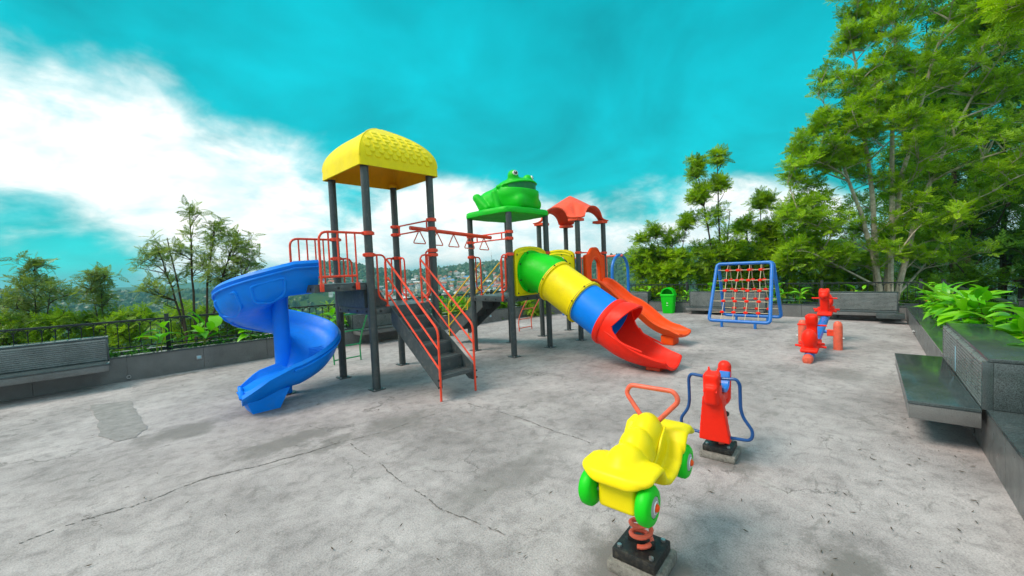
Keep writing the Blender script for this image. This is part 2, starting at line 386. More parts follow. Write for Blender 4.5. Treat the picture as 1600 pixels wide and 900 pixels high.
def sdf_mesh(name, fn, lo, hi, h):
    ax = [np.arange(l, u+h, h) for l, u in zip(lo, hi)]
    G = np.stack(np.meshgrid(*ax, indexing='ij'), -1); D = fn(G); n = D.shape
    acc = np.zeros((n[0]-1, n[1]-1, n[2]-1, 3)); cnt = np.zeros((n[0]-1, n[1]-1, n[2]-1))
    corner = [(i, j, k) for i in (0, 1) for j in (0, 1) for k in (0, 1)]
    sl = lambda c: tuple(slice(c[d], n[d]-1+c[d]) for d in range(3))
    for a in range(8):
        for b in range(a+1, 8):
            ca, cb = corner[a], corner[b]
            if sum(x != y for x, y in zip(ca, cb)) != 1: continue
            da, db = D[sl(ca)], D[sl(cb)]; m = (da < 0) != (db < 0)
            t = np.where(m, da/np.where(da == db, 1, da-db), 0)
            P_ = G[sl(ca)]+(G[sl(cb)]-G[sl(ca)])*t[..., None]
            acc += P_*m[..., None]; cnt += m
    act = cnt > 0; idx = -np.ones(cnt.shape, int); idx[act] = np.arange(act.sum())
    verts = acc[act]/cnt[act][:, None]; faces = []
    for d in range(3):
        e0 = [slice(None)]*3; e1 = [slice(None)]*3; e0[d] = slice(0, -1); e1[d] = slice(1, None)
        s_ = (D[tuple(e0)] < 0) != (D[tuple(e1)] < 0); o1, o2 = [k for k in range(3) if k != d]
        I = np.argwhere(s_); I = I[(I[:, o1] > 0) & (I[:, o2] > 0) & (I[:, o1] < n[o1]-1) & (I[:, o2] < n[o2]-1)]
        def at(d1, d2):
            J = I.copy(); J[:, o1] -= d1; J[:, o2] -= d2; return idx[J[:, 0], J[:, 1], J[:, 2]]
        faces.append(np.stack([at(0, 0), at(1, 0), at(1, 1), at(0, 1)], 1))
    F = np.concatenate(faces); F = F[(F >= 0).all(1)]
    me = bpy.data.meshes.new(name); me.from_pydata(verts.tolist(), [], F.tolist()); me.update()
    bm = bmesh.new(); bm.from_mesh(me); bmesh.ops.smooth_vert(bm, verts=bm.verts, factor=.4, use_axis_x=True, use_axis_y=True, use_axis_z=True)
    bmesh.ops.recalc_face_normals(bm, faces=bm.faces); bm.to_mesh(me); bm.free()
    me.polygons.foreach_set('use_smooth', [True]*len(me.polygons)); return me
def rotmesh(me, M4): me.transform(M4); return me

# ------------------------------------------------------------------ setting: terrace floor, hills
CORN = [(-7.0, 9.56), (10.7, 9.2), (13.2, 7.0), (13.3, -0.14), (-4.0, -0.85)]   # inner wall line
def floor_():
    mb = MB(); poly = [(-7.0, 10.2), (10.95, 9.85), (13.85, 7.2), (13.95, -.75), (-4, -1.5), (-7.0, -1.6)]
    n = len(poly); mb.v = [(x, y, 0) for x, y in poly]+[(x, y, -3.2) for x, y in poly]
    mb.f = [tuple(range(n))]+[(i, (i+1) % n, n+(i+1) % n, n+i) for i in range(n)]
    struct(mb.build('terrace_floor', 'concrete', smooth=False), 'weathered grey concrete terrace floor with cracks and damp stains')
floor_()
FLOOR = bpy.data.objects['terrace_floor']
def G(x, y, z=0):      # ground point seen at a pixel of the photograph
    d = fw + rt*((x-800)/FPX) + up*((450-y)/FPX); t = (z-CAMH)/d.z; return V(0, 0, CAMH)+d*t
def RAY(x, y, dist):
    d = fw + rt*((x-800)/FPX) + up*((450-y)/FPX); return V(0, 0, CAMH)+d*dist
def ragged_strip(pts, w, z, name, mat, jit=.5):
    P_ = spline([(p.x, p.y, 0) for p in pts], 26); rr = random.Random(len(pts)*31+int(w*1e4)); mb = MB(); run = []; gap = 0; wob = 0; o_ = None
    def flush():
        k = len(mb.v)
        if len(run) > 2:
            for a, b in run: mb.v += [a, b]
            mb.f += [(k+2*i, k+2*i+1, k+2*i+3, k+2*i+2) for i in range(len(run)-1)]
        run.clear()
    for i, p in enumerate(P_):
        d = P_[min(i+1, len(P_)-1)]-P_[max(i-1, 0)]; d.normalize(); nrm = V(-d.y, d.x, 0); wob = wob*.93+rr.gauss(0, w*.38)
        if gap > 0: gap -= 1; flush(); continue
        if rr.random() < .05: gap = rr.randrange(2, 12)
        wa = w*rr.uniform(.08, .9)**1.5
        run.append(((p.x+nrm.x*(wob+wa), p.y+nrm.y*(wob+wa), z), (p.x+nrm.x*(wob-wa*rr.uniform(.3, 1)), p.y+nrm.y*(wob-wa), z)))
    flush(); return mb.build(name, mat, FLOOR, smooth=False)
ragged_strip([G(*p) for p in [(30, 850), (125, 815), (180, 797), (240, 780), (325, 747), (425, 722), (530, 691)]], .011, .003, 'crack', 'crack')
ragged_strip([G(*p) for p in [(535, 690), (600, 674), (665, 652), (720, 636)]], .007, .003, 'crack', 'crack')
ragged_strip([G(*p) for p in [(548, 693), (590, 722), (625, 750), (662, 778), (700, 800), (790, 834)]], .010, .0034, 'crack', 'crack')
ragged_strip([G(*p) for p in [(731, 631), (790, 646), (860, 672), (905, 686), (950, 706)]], .009, .003, 'crack', 'crack')
def patch(px, name, z=.0045):
    rr = random.Random(5); P_ = [G(*p) for p in px]; out = []
    for i, p in enumerate(P_):
        q = P_[(i+1) % len(P_)]
        for k in range(9):
            t = k/9; s = p.lerp(q, t); out.append((s.x+rr.uniform(-1, 1)*.012, s.y+rr.uniform(-1, 1)*.012, z))
    mb = MB(); mb.v = out; mb.f = [tuple(range(len(out)))]
    return mb.build(name, 'patch', FLOOR, smooth=False)
patch([(140, 634), (204, 626), (216, 648), (231, 668), (212, 684), (186, 690), (156, 682), (152, 658)], 'repair_patch')

def crest_y(x):
    xs = [-2000, -600, 0, 200, 330, 420, 480, 540, 590, 640, 690, 735, 780, 850, 900, 950, 1000, 1100, 1300, 1600, 2400, 4000]
    ys = [470, 462, 459, 461, 455, 440, 416, 414, 424, 428, 424, 418, 414, 417, 411, 405, 398, 392, 380, 368, 350, 350]
    return np.interp(x, xs, ys)
def hz(x): return 450 + FPX*(fw.z+rt.z*(x-800)/FPX)/up.z
def terrain_h(x, y):
    """height of the land at (x,y): slope falling from the terrace, valley, then the town ridge and a far ridge"""
    p = np.stack([x, y], -1); r = np.hypot(x, y)+1e-6
    f2 = p @ np.array([fw.x, fw.y]); s2 = p @ np.array([rt.x, rt.y])
    px = np.where(f2 > .15*r, 800+FPX*s2/np.maximum(f2, .15*r), np.where(s2 > 0, 4000, -2000))
    elev = (hz(px)-crest_y(px))/FPX
    ridge = 1.6+elev*760*np.clip(f2/r, .5, 1)
    near = np.interp(r, [0, 13, 17, 40, 120, 300], [-3.4, -3.4, -4.2, -13, -42, -66])
    side = np.clip((s2-2)/12, 0, 1)*np.clip((60-r)/40, 0, 1)*2.2    # ground stays higher to the right
    t = np.clip((r-330)/430, 0, 1); t = t*t*(3-2*t)
    hgt = near+side+(ridge-near)*t
    hgt += (np.sin(x*.013+1)*np.cos(y*.011)+.5*np.sin(x*.031+y*.027))*5*np.clip((r-150)/200, 0, 1)*(1-.75*np.clip((r-600)/160, 0, 1))
    back = np.clip((r-780)/500, 0, 1)
    far = np.interp(r, [0, 1500, 2100, 2700, 6000], [-60, -60, 1, -60, -80])+np.sin(np.arctan2(y, x)*23)*7+np.sin(np.arctan2(y, x)*57+2)*4
    return hgt*(1-back)+far*back
def hills():
    na, rr = 260, np.geomspace(9, 5200, 120); ang = np.linspace(0, 2*math.pi, na, endpoint=False)
    A_, R_ = np.meshgrid(ang, rr); X = 6+R_*np.cos(A_); Y = 4+R_*np.sin(A_); Z = terrain_h(X, Y)
    Z += np.random.uniform(-1, 1, Z.shape)*np.clip(R_*.004, .05, 2.2)
    vs = np.stack([X, Y, Z], -1).reshape(-1, 3).tolist(); fs = []
    for i in range(len(rr)-1):
        for k in range(na):
            k2 = (k+1) % na; fs.append((i*na+k, i*na+k2, (i+1)*na+k2, (i+1)*na+k))
    c = len(vs); vs.append((6, 4, -3.6)); fs += [(c, (k+1) % na, k) for k in range(na)]
    me = bpy.data.meshes.new('hills'); me.from_pydata(vs, [], fs); me.update(); finish(me, True, None)
    struct(mkobj('hills', me, 'hill'), 'green valley and hills falling away beyond the terrace')
hills()

# ------------------------------------------------------------------ walls, benches, fences
def hexa(mb, x0, x1, y0, y1, z0a, z0b, z1a, z1b):
    mb.add([(x0, y0, z0a), (x1, y0, z0b), (x1, y1, z0b), (x0, y1, z0a), (x0, y0, z1a), (x1, y0, z1b), (x1, y1, z1b), (x0, y1, z1a)],
           [(0, 3, 2, 1), (4, 5, 6, 7), (0, 1, 5, 4), (1, 2, 6, 5), (2, 3, 7, 6), (3, 0, 4, 7)]); return mb
RUN = {}
def run_frame(i):
    a, b = Vector(CORN[i]), Vector(CORN[i+1]); d = b-a; return a, d.length, math.atan2(d.y, d.x)
def wall(i, label, h0, h1, vis, pw=1.04, eps=0.0, cw=.16, ext=(0, 0)):
    a, L_, rz = run_frame(i); t = thing('planter_wall', label, 'wall', (a.x, a.y, 0), rz)
    H_ = lambda x: h0+(h1-h0)*x/L_
    RUN[i] = (a, L_, rz, H_, t)
    x0, x1 = -ext[0], L_+ext[1]
    hexa(MB(), x0, x1, .022, .62, -.3, -.3, H_(x0)-.052+eps, H_(x1)-.052+eps).build('core', 'granite', t, False)
    hexa(MB(), x0+.01, x1-.01, cw+.004, .50, H_(x0)-.06, H_(x1)-.06, H_(x0)-.035+eps, H_(x1)-.035+eps).build('soil_bed', 'soil', t, False)
    hexa(MB(), x0, x1, .50, .60, H_(x0)-.06, H_(x1)-.06, H_(x0)+.025+eps, H_(x1)+.025+eps).build('back_kerb', 'gpolish', t, False)
    n = max(1, round(L_/pw)); w = L_/n
    for k in range(n):
        xa, xb = k*w+.003, (k+1)*w-.003
        if xb < vis[0] or xa > vis[1]: continue
        hexa(MB(), xa, xb, 0, .021, -.01, -.01, H_(xa)-.026, H_(xb)-.026).build('panel', 'granite', t, False)
        hexa(MB(), xa, xb, -.012, cw, H_(xa)-.024, H_(xb)-.024, H_(xa), H_(xb)).build('coping', 'gpolish', t, False)
    return t
def wall_light(i, x, z=.22):
    a, L_, rz, H_, t = RUN[i]; mb = MB(); mb.box(x-.04, x+.04, -.012, .004, z-.035, z+.035, .006); o = mb.build('wall_light', 'steel', t)
    MB().box(x-.028, x+.028, -.016, -.011, z-.024, z+.024, .002).build('lens', 'pale_blue', o)
def drain(i, x):
    a, L_, rz, H_, t = RUN[i]; MB().lathe([(.03, .02), (.03, -.03), (.022, -.03), (.022, .01), (.0, .01)], 14, (x, 0, .07), (0, 1, 0)).build('drain_spout', 'steel', t)
def bench(i, x0, x1, label, top, seat, depth=.45, thick=.13, nb=2, extra=None, bw=.33):
    a, L_, rz, H_, t = RUN[i]; b = thing('granite_bench', label, 'bench', (a.x, a.y, 0), rz)
    zc = max(H_(x0), H_(x1))+.002; mb = MB()
    MB().box(x0, x1, .022, bw, zc, top-.03, .004).build('backrest', 'gpolish', b, angle=30)
    mb = MB(); mb.box(x0-.004, x1+.004, -.006, bw+.008, top-.028, top, .005); mb.build('backrest_cap', 'gpolish', b, angle=30)
    z0, z1 = seat+.006, top-.03; n = max(7, int((z1-z0)/.030)); prof = []
    for k in range(n):
        za = z0+(z1-z0)*k/n; zb = z0+(z1-z0)*(k+1)/n; m = (zb-za)
        prof += [(-.032, za), (-.032, za+m*.55), (-.016, za+m*.66), (-.016, zb-m*.08)]
    P_ = prof+[(.021, z1), (.021, z0)]
    mb = MB(); nn = len(P_); mb.v = [(x0+.002, y, z) for y, z in P_]+[(x1-.002, y, z) for y, z in P_]
    mb.f = [(k, (k+1) % nn, nn+(k+1) % nn, nn+k) for k in range(nn)]+[tuple(range(nn)), tuple(range(nn, 2*nn))[::-1]]
    gp = mb.build('grooved_panel', 'grooved', b, False)
    for xe in (x0-.002, x1-.026): MB().box(xe, xe+.028, -.034, .0215, z0-.004, z1, .002).build('end_strip', 'gpolish', gp)
    MB().box(x0, x1, -depth, -.032, seat-.028, seat, .004).build('seat', 'gpolish', b, angle=30)
    MB().box(x0+.006, x1-.006, -depth+.008, -.034, seat-thick, seat-.0295, .003).build('seat_apron', 'granite', b, angle=30)
    for k in range(nb):
        xx = x0+(x1-x0)*(k+.5)/nb if nb > 1 else (x0+x1)/2
        mb = MB(); y0_, y1_ = -depth*.62, -.004; zt = seat-thick-.001
        mb.add([(xx-.03, y1_, 0.03), (xx+.03, y1_, 0.03), (xx+.03, y0_, zt), (xx-.03, y0_, zt), (xx+.03, y1_, zt), (xx-.03, y1_, zt)], [(0, 1, 2, 3), (0, 3, 5), (1, 4, 2), (3, 2, 4, 5), (0, 5, 4, 1)])
        mb.build('bracket', 'granite', b, False)
    return b
BAL = None
def fence(i, label, top0, top1, y=.55, x0=None, x1=None, post_at=None, step=.145, full=True):
    global BAL
    a, L_, rz, H_, t = RUN[i]; x0 = 0 if x0 is None else x0; x1 = L_ if x1 is None else x1
    f = thing('iron_fence', label, 'fence', (a.x, a.y, 0), rz); T = lambda x: top0+(top1-top0)*x/L_
    sl = math.atan2(top1-top0, L_)
    mb = MB(); hexa(mb, x0, x1, y-.024, y+.024, T(x0)-.030, T(x1)-.030, T(x0), T(x1)); mb.build('top_rail', 'iron', f, False)
    lo = lambda x: H_(x)+.075
    mb = MB(); hexa(mb, x0, x1, y-.012, y+.012, lo(x0), lo(x1), lo(x0)+.02, lo(x1)+.02); mb.build('bottom_rail', 'iron', f, False)
    hh = T((x0+x1)/2)-.03-lo((x0+x1)/2)-.02
    bal = MB().tube([(0, 0, 0), (0, 0, hh)], .0075, 6).build('baluster', 'iron', None, link=False)
    ar = MB().tube(arc((step/2, 0, 0), step/2-.004, 0, 180, 8), .006, 5).build('arch', 'iron', None, link=False)
    for m_ in (bal, ar): m_.materials.append(M['iron'])
    n = int((x1-x0)/step)
    for k in range(n):
        x = x0+(k+.5)*step
        mkobj('baluster', bal, None, f, (x, y, lo(x)+.019))
        if full: mkobj('arch', ar, None, f, (x, y, T(x)-.105))
    px = [x0+.03, x1-.03] if post_at is None else post_at
    for x in px:
        mb = MB(); mb.box(x-.032, x+.032, y-.032, y+.032, H_(x)-.04, T(x)+.055, .004); mb.box(x-.038, x+.038, y-.038, y+.038, T(x)+.056, T(x)+.068, .003); mb.build('fence_post', 'iron', f, angle=30)
    return f
# left run starts at x=-7 -> local x = world x + 7
wall(0, 'long dark granite planter wall along the left side of the terrace behind the blue slide', .47, .37, (4.6, 20), ext=(0, .25))
wall(1, 'short angled granite planter wall at the far left corner of the terrace', .37, .35, (0, 9), eps=.003, ext=(.02, .02))
wall(2, 'dark granite planter wall along the back of the terrace behind the rope frame', .35, .36, (0, 9), eps=-.003, ext=(.25, .3))
wall(3, 'dark granite planter wall along the right side running towards the viewer', .375, .41, (0, 11.2), eps=.006, cw=.20, ext=(.0, 0))
wall_light(0, 8.26, .23); wall_light(0, 15.55, .2); drain(0, 7.3)
bench(0, 4.0, 7.09, 'long grooved granite bench at the left edge of the terrace', .785, .41, .47, .125, 0)
bench(0, 11.15, 13.3, 'granite bench behind the yellow roofed tower and its stairs', .74, .37, .45, .12, 2)
fence(0, 'black iron fence with arched bars on the left planter wall', 1.06, .92, .52, 5.4, 17.75, [5.6, 7.88, 9.95, 12.0, 14.05, 16.1])
fence(1, 'short black iron fence on the angled far left corner', .92, .90, .52, .1, 3.2)
fence(2, 'black iron fence along the back planter wall below the trees', .90, .92, .52, -.3, 7.5, [-.2, 1.9, 3.75, 5.5, 7.4])
fence(3, 'black iron fence on the right planter behind the broad leaves', .92, 1.06, .62, -.3, 12.0, [-.2, 1.9, 4.0, 6.1, 8.2, 10.3])
bench(2, -.1, .78, 'granite bench at the back wall behind the blue swing frame', .67, .245, .40, .11, 1, bw=.25)
bench(2, 2.16, 4.28, 'granite bench at the back wall behind the rope climbing frame', .69, .235, .40, .11, 2, bw=.25)
b3 = bench(2, 5.48, 7.0, 'granite bench in the far right corner behind the red see-saw', .70, .26, .40, .11, 2, bw=.25)
MB().box(6.62, 7.1, -.72, -.402, .13, .245, .004).build('corner_seat', 'gpolish', b3, angle=30)
b4 = bench(3, 6.50, 8.66, 'polished granite bench with grooved backrest on the right near the viewer', .785, .385, .44, .15, 2)
MB().box(7.36, 7.41, -.033, -.0305, .41, .66, .001).build('pale_strip', 'pale_blue', b4)  # narrow pale blue strip set upright on the backrest
wall_light(3, 9.72, .1)
for x in (2.2,): drain(3, x)

# ------------------------------------------------------------------ play structure
PS = thing('play_structure', 'multicoloured playground tower set with yellow dome roof, frog, red roof and slides', 'play structure', (4.5, 5.5, 0))
def part(mb, name, mat, parent=None, **k):
    o = mb.build(name, mat, None, **k)
    par = PS if parent is None else parent
    o.parent = par; o.matrix_parent_inverse = par.matrix_world.inverted() if parent is None else Matrix()
    if parent is None: o.matrix_parent_inverse = Matrix.Translation((-4.5, -5.5, 0))
    return o
SX, SY = 1.064, 1.093
TA, TB, TC = (2.664, 5.305), (5.304, 5.131), (7.354, 5.041)
DECK = 1.16; PR = .056
def corners(T): x, y = T; return [(x, y), (x+SX, y), (x+SX, y+SY), (x, y+SY)]
def post(x, y, zt):
    mb = MB(); n = 20; mb.lathe([(PR, 0), (PR, zt)], n, (x, y, 0)); o = part(mb, 'post', 'post')
    fl = MB(); fl.box(x-.09, x+.09, y-.09, y+.09, .0, .012, .003); b = fl.build('base_plate', 'deckm', o)
    for sx in (-1, 1):
        for sy in (-1, 1): MB().lathe([(.012, .0125), (.012, .026), (0, .026)], 8, (x+sx*.07, y+sy*.07, 0)).build('bolt', 'steel', o)
    return o
for T, zt in ((TA, 3.17), (TB, 2.70), (TC, 2.69)):
    for (x, y) in corners(T): post(x, y, zt)
def clamp(x, y, z, mat='railred'):
    mb = MB(); mb.lathe([(PR+.001, -.028), (PR+.018, -.024), (PR+.018, .024), (PR+.001, .028)], 18, (x, y, z))
    mb.box(x+PR+.005, x+PR+.035, y-.015, y+.015, z-.02, z+.02, .004); mb.box(x-PR-.035, x-PR-.005, y-.015, y+.015, z-.02, z+.02, .004)
    return part(mb, 'clamp', mat)
def deck(x0, x1, y0, y1, z, name='deck'):
    mb = MB(); mb.box(x0, x1, y0, y1, z-.012, z, .003)
    mb.box(x0, x1, y0, y0+.035, z-.10, z-.013, .003); mb.box(x0, x1, y1-.035, y1, z-.10, z-.013, .003)
    mb.box(x0, x0+.035, y0+.036, y1-.036, z-.10, z-.013, .003); mb.box(x1-.035, x1, y0+.036, y1-.036, z-.10, z-.013, .003)
    o = part(mb, name, 'deckm', angle=30)
    for k in range(4):
        for (hx, hy, ax) in ((x0+(x1-x0)*(k+.5)/4, y0-.001, 'y'), (x0-.001, y0+(y1-y0)*(k+.5)/4, 'x')):
            MB().lathe([(.0, 0), (.016, 0), (.018, -.006), (.018, .004)], 10, (hx, hy, z-.056), (0, -1, 0) if ax == 'y' else (-1, 0, 0)).build('dark_hole_disc', 'black', o)  # black discs stand in for the dark inside open holes
    return o
deck(TA[0]-.03, TA[0]+SX+.03, TA[1]-.03, TA[1]+SY+.03, DECK)
deck(TB[0]-.03, TB[0]+SX+.03, TB[1]-.03, TB[1]+SY+.03, 1.12)
deck(TC[0]-.03, TC[0]+SX+.03, TC[1]-.03, TC[1]+SY+.03, 1.12)
deck(1.92, TA[0]+.06, TA[1]+.02, TA[1]+SY-.02, 1.52, 'landing_deck')
mb = MB(); mb.add([(2.60, 5.40, 1.42), (2.60, 6.30, 1.42), (2.82, 6.30, 1.42), (2.82, 5.40, 1.42), (2.60, 5.40, 1.162), (2.60, 6.30, 1.162), (2.98, 6.30, 1.162), (2.98, 5.40, 1.162)],
                  [(0, 1, 2, 3), (4, 7, 6, 5), (0, 4, 5, 1), (2, 6, 7, 3), (0, 3, 7, 4), (1, 5, 6, 2)])
lab(part(mb, 'step_block', 'deckm', smooth=False), 'dark step up to the slide landing')

# --- yellow dome roof (tower A)
def dome_roof():
    cx, cy = TA[0]+SX/2, TA[1]+SY/2; hw = .645; z0 = 3.12; sk = .13; rise = .56
    def shell(off):
        rings = []
        prof = [(hw-off, z0), (hw-off, z0+sk*.5), (hw-off-.004, z0+sk)]
        for k in range(1, 15):
            t = k/14; a = t*math.pi/2; prof.append((max(.05, (hw-off-.006)*(1-t**2.0)+.05*t), z0+sk+(rise+.09-off)*(t-.04*t*t*t)))
        return prof
    mb = MB(); n = 28
    def ringpts(w, z, rc):
        out = []; rc = min(rc, w*.5)
        for q, (sx, sy) in enumerate(((1, 1), (-1, 1), (-1, -1), (1, -1))):
            for k in range(4):
                a = R(90*q+90*k/3); out.append((cx+sx*(w-rc)+rc*math.cos(a), cy+sy*(w-rc)+rc*math.sin(a), z))
            # points along the edge to the next corner
            nx = ((1, 1), (-1, 1), (-1, -1), (1, -1))[(q+1) % 4]
            for k in range(1, 4):
                t = k/4; a = R(90*q+90)
                p = Vector((sx*(w-rc), sy*(w-rc))).lerp(Vector((nx[0]*(w-rc), nx[1]*(w-rc))), t); out.append((cx+p.x+rc*math.cos(a), cy+p.y+rc*math.sin(a), z))
        return out
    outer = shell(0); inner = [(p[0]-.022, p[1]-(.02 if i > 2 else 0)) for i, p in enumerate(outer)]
    rings = [ringpts(w, z, .04 if i < 3 else .03) for i, (w, z) in enumerate(outer)]
    m = len(rings[0]); vs = [p for r in rings for p in r]
    fs = [(i*m+k, i*m+(k+1) % m, (i+1)*m+(k+1) % m, (i+1)*m+k) for i in range(len(rings)-1) for k in range(m)]+[tuple((len(rings)-1)*m+k for k in range(m))]
    mb.add(vs, fs); roof = part(mb, 'dome_roof', 'yellow', angle=32); lab(roof, 'yellow dome roof with raised tiles')
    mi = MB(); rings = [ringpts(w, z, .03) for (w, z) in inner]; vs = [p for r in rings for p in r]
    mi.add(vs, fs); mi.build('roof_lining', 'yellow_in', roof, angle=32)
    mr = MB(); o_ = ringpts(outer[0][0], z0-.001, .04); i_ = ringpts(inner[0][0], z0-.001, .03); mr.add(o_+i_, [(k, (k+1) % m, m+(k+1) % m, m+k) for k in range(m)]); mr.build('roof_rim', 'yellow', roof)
    for sx in (-1, 1):
        for sy in (-1, 1):
            MB().lathe([(.065, -.002), (.065, .05), (.0, .05)], 16, (cx+sx*SX/2, cy+sy*SY/2, z0+.01)).build('post_socket', 'yellow_in', roof)
    # raised ridges where the faces meet
    for (sx, sy) in ((-1, -1), (1, -1), (-1, 1), (1, 1)):
        MB().tube([(cx+sx*(w-.012), cy+sy*(w-.012), z) for (w, z) in outer[2:]], .012, 6).build('seam', 'yellow', roof)
    # tiles on the face towards the viewer's right (-y)
    def surf(v):   # v 0..1 up the face -> (w, z)
        t = v*(len(outer)-4)+2; i = int(t); f_ = t-i; a, b = outer[i], outer[min(i+1, len(outer)-1)]; return a[0]*(1-f_)+b[0]*f_, a[1]*(1-f_)+b[1]*f_
    tile = MB(); q = [(-.5, .5), (-.5, -.2), (-.42, -.4), (-.22, -.5), (.22, -.5), (.42, -.4), (.5, -.2), (.5, .5)]
    tile.v = [(x, y, 0) for x, y in q]+[(x*.8, y*.8+.09, 1 if y < .4 else .15) for x, y in q]
    tile.f = [tuple(range(8, 16))]+[(k, (k+1) % 8, 8+(k+1) % 8, 8+k) for k in range(8)]
    tm = tile.build('tile', 'yellow', None, link=False); tm.materials.append(M['yellow'])
    rows = 7
    for rI in range(rows):
        v0 = .06+rI*.105; w, z = surf(v0); w2, z2 = surf(v0+.03); nT = max(2, int((w*2-.1)/.135))
        upv = V(0, (w-w2), z2-z).normalized(); nrm = V(1, 0, 0).cross(upv).normalized()
        for face in (0, 1):
            for k in range(nT):
                xo = (k-(nT-1)/2)*.135+(.03 if rI % 2 else -.03)
                o = mkobj('tile', tm, None, roof); s = .098
                x_, y_, n_, u_ = V(1, 0, 0), -w+.002, nrm, upv
                pos = V(cx+xo, cy-w+.002, z)
                M4 = Matrix(((s, u_.x*s, n_.x*.014, pos.x), (0, u_.y*s, n_.y*.014, pos.y), (0, u_.z*s, n_.z*.014, pos.z), (0, 0, 0, 1)))
                if face: M4 = Matrix.Translation((cx, cy, 0)) @ Matrix.Rotation(math.pi, 4, 'Z') @ Matrix.Translation((-cx, -cy, 0)) @ M4
                o.matrix_basis = M4
dome_roof()

# --- frog roof (tower B)
def frog():
    cx, cy = TB[0]+SX/2, TB[1]+SY/2; z0 = 2.66
    mb = MB(); ring = []
    def padr(a, w):
        c, s = math.cos(a), math.sin(a); p = 5.0; r = 1/((abs(c)**p+abs(s)**p)**(1/p)); return w*r*(1+.022*math.cos(8*a))
    n = 72; prof = [(.0, .0), (.50, .0), (.62, .0), (.655, .012), (.66, .05), (.652, .105), (.63, .12), (.5, .125), (.3, .13), (.0, .132)]
    vs = [(cx+padr(2*math.pi*k/n, max(w, 1e-3))*math.cos(2*math.pi*k/n), cy+padr(2*math.pi*k/n, max(w, 1e-3))*math.sin(2*math.pi*k/n), z0+h) for (w, h) in prof for k in range(n)]
    fs = [(i*n+k, i*n+(k+1) % n, (i+1)*n+(k+1) % n, (i+1)*n+k) for i in range(len(prof)-1) for k in range(n)]
    mb.add(vs, fs); pad = part(mb, 'frog_platform', 'frog', angle=50); lab(pad, 'green scalloped roof platform carrying the frog')
    def fn(p):
        p = p.copy(); p[..., 1] = np.abs(p[..., 1])
        d = ell(p, (.16, 0, .27), (.40, .40, .31)); d = smin(d, ell(p, (-.22, 0, .20), (.38, .34, .25)), .10)
        d = smin(d, rbox(p, (.14, 0, .10), (.36, .36, .12), .11), .06)
        d = smin(d, ell(p, (.26, 0, .43), (.29, .34, .14)), .06)
        d = smin(d, ell(p, (.27, .235, .585), (.092, .085, .105)), .05)
        d = smin(d, cap_(p, (-.30, .33, .06), (-.42, .34, .27), .085, .07), .025)
        d = smin(d, cap_(p, (-.42, .34, .27), (-.20, .36, .05), .075, .06), .02)
        d = smin(d, cap_(p, (-.02, .37, .30), (.06, .40, .03), .065, .05), .025)
        d = smin(d, ell(p, (.06, .37, .40), (.05, .03, .04)), .015)
        # mouth: a wedge cut round the snout
        mouth = np.maximum(np.abs(p[..., 2]-(.40+.05*np.clip((.5-p[..., 0])*0, 0, 1)))-(.012+.06*np.clip((p[..., 0]-.12)/.45, 0, 1)), -(p[..., 0]-.13))
        inner = ell(p, (.16, 0, .30), (.345, .345, .33))
        d = smax(d, -np.maximum(mouth, -inner), .012)
        return np.maximum(d, -p[..., 2]+.0)
    me = sdf_mesh('frog', fn, (-.62, -.52, -.03), (.68, .52, .76), .016)
    Mx = Matrix.Translation((cx+.02, cy-.02, z0+.128)) @ Matrix.Rotation(R(-80), 4, 'Z') @ Matrix.Diagonal((1.16, 1.13, 1.06, 1))
    me.transform(Mx); body = mkobj('frog_body', me, 'frog', pad); lab(body, 'big green frog with bulging eyes and open mouth')
    def disc(pos, nrm, r, h, mat, nm, par):
        m_ = MB(); m_.lathe([(0, h), (r*.6, h*.95), (r*.9, h*.7), (r, 0), (r, -.02)], 18, pos, nrm); m_.transform = None
        o = m_.build(nm, mat, par); o.data.transform(Mx); return o
    ml = MB(); prof = [(a, 0) for a in range(0)]
    m2 = MB(); pts = [V(.16+.352*math.cos(t), .352*math.sin(t), .40) for t in np.linspace(-1.35, 1.35, 21)]
    m2.v = [(p.x, p.y, p.z-.06) for p in pts]+[(p.x, p.y, p.z+.06) for p in pts]; m2.f = [(k, k+1, 22+k, 21+k) for k in range(20)]
    o = m2.build('mouth_lining', 'frog_mouth', body); o.data.transform(Mx)
    for s in (-1, 1):
        nrm = V(.85, s*.42, .22).normalized(); c = V(.27, s*.235, .60)+nrm*.086
        e = disc(c, nrm, .048, .012, 'white', 'eye', body); disc(c+nrm*.010, nrm, .034, .006, 'black', 'pupil', body); disc(c+nrm*.015+V(0, s*.008, .01), nrm, .011, .004, 'white', 'glint', body)
frog()

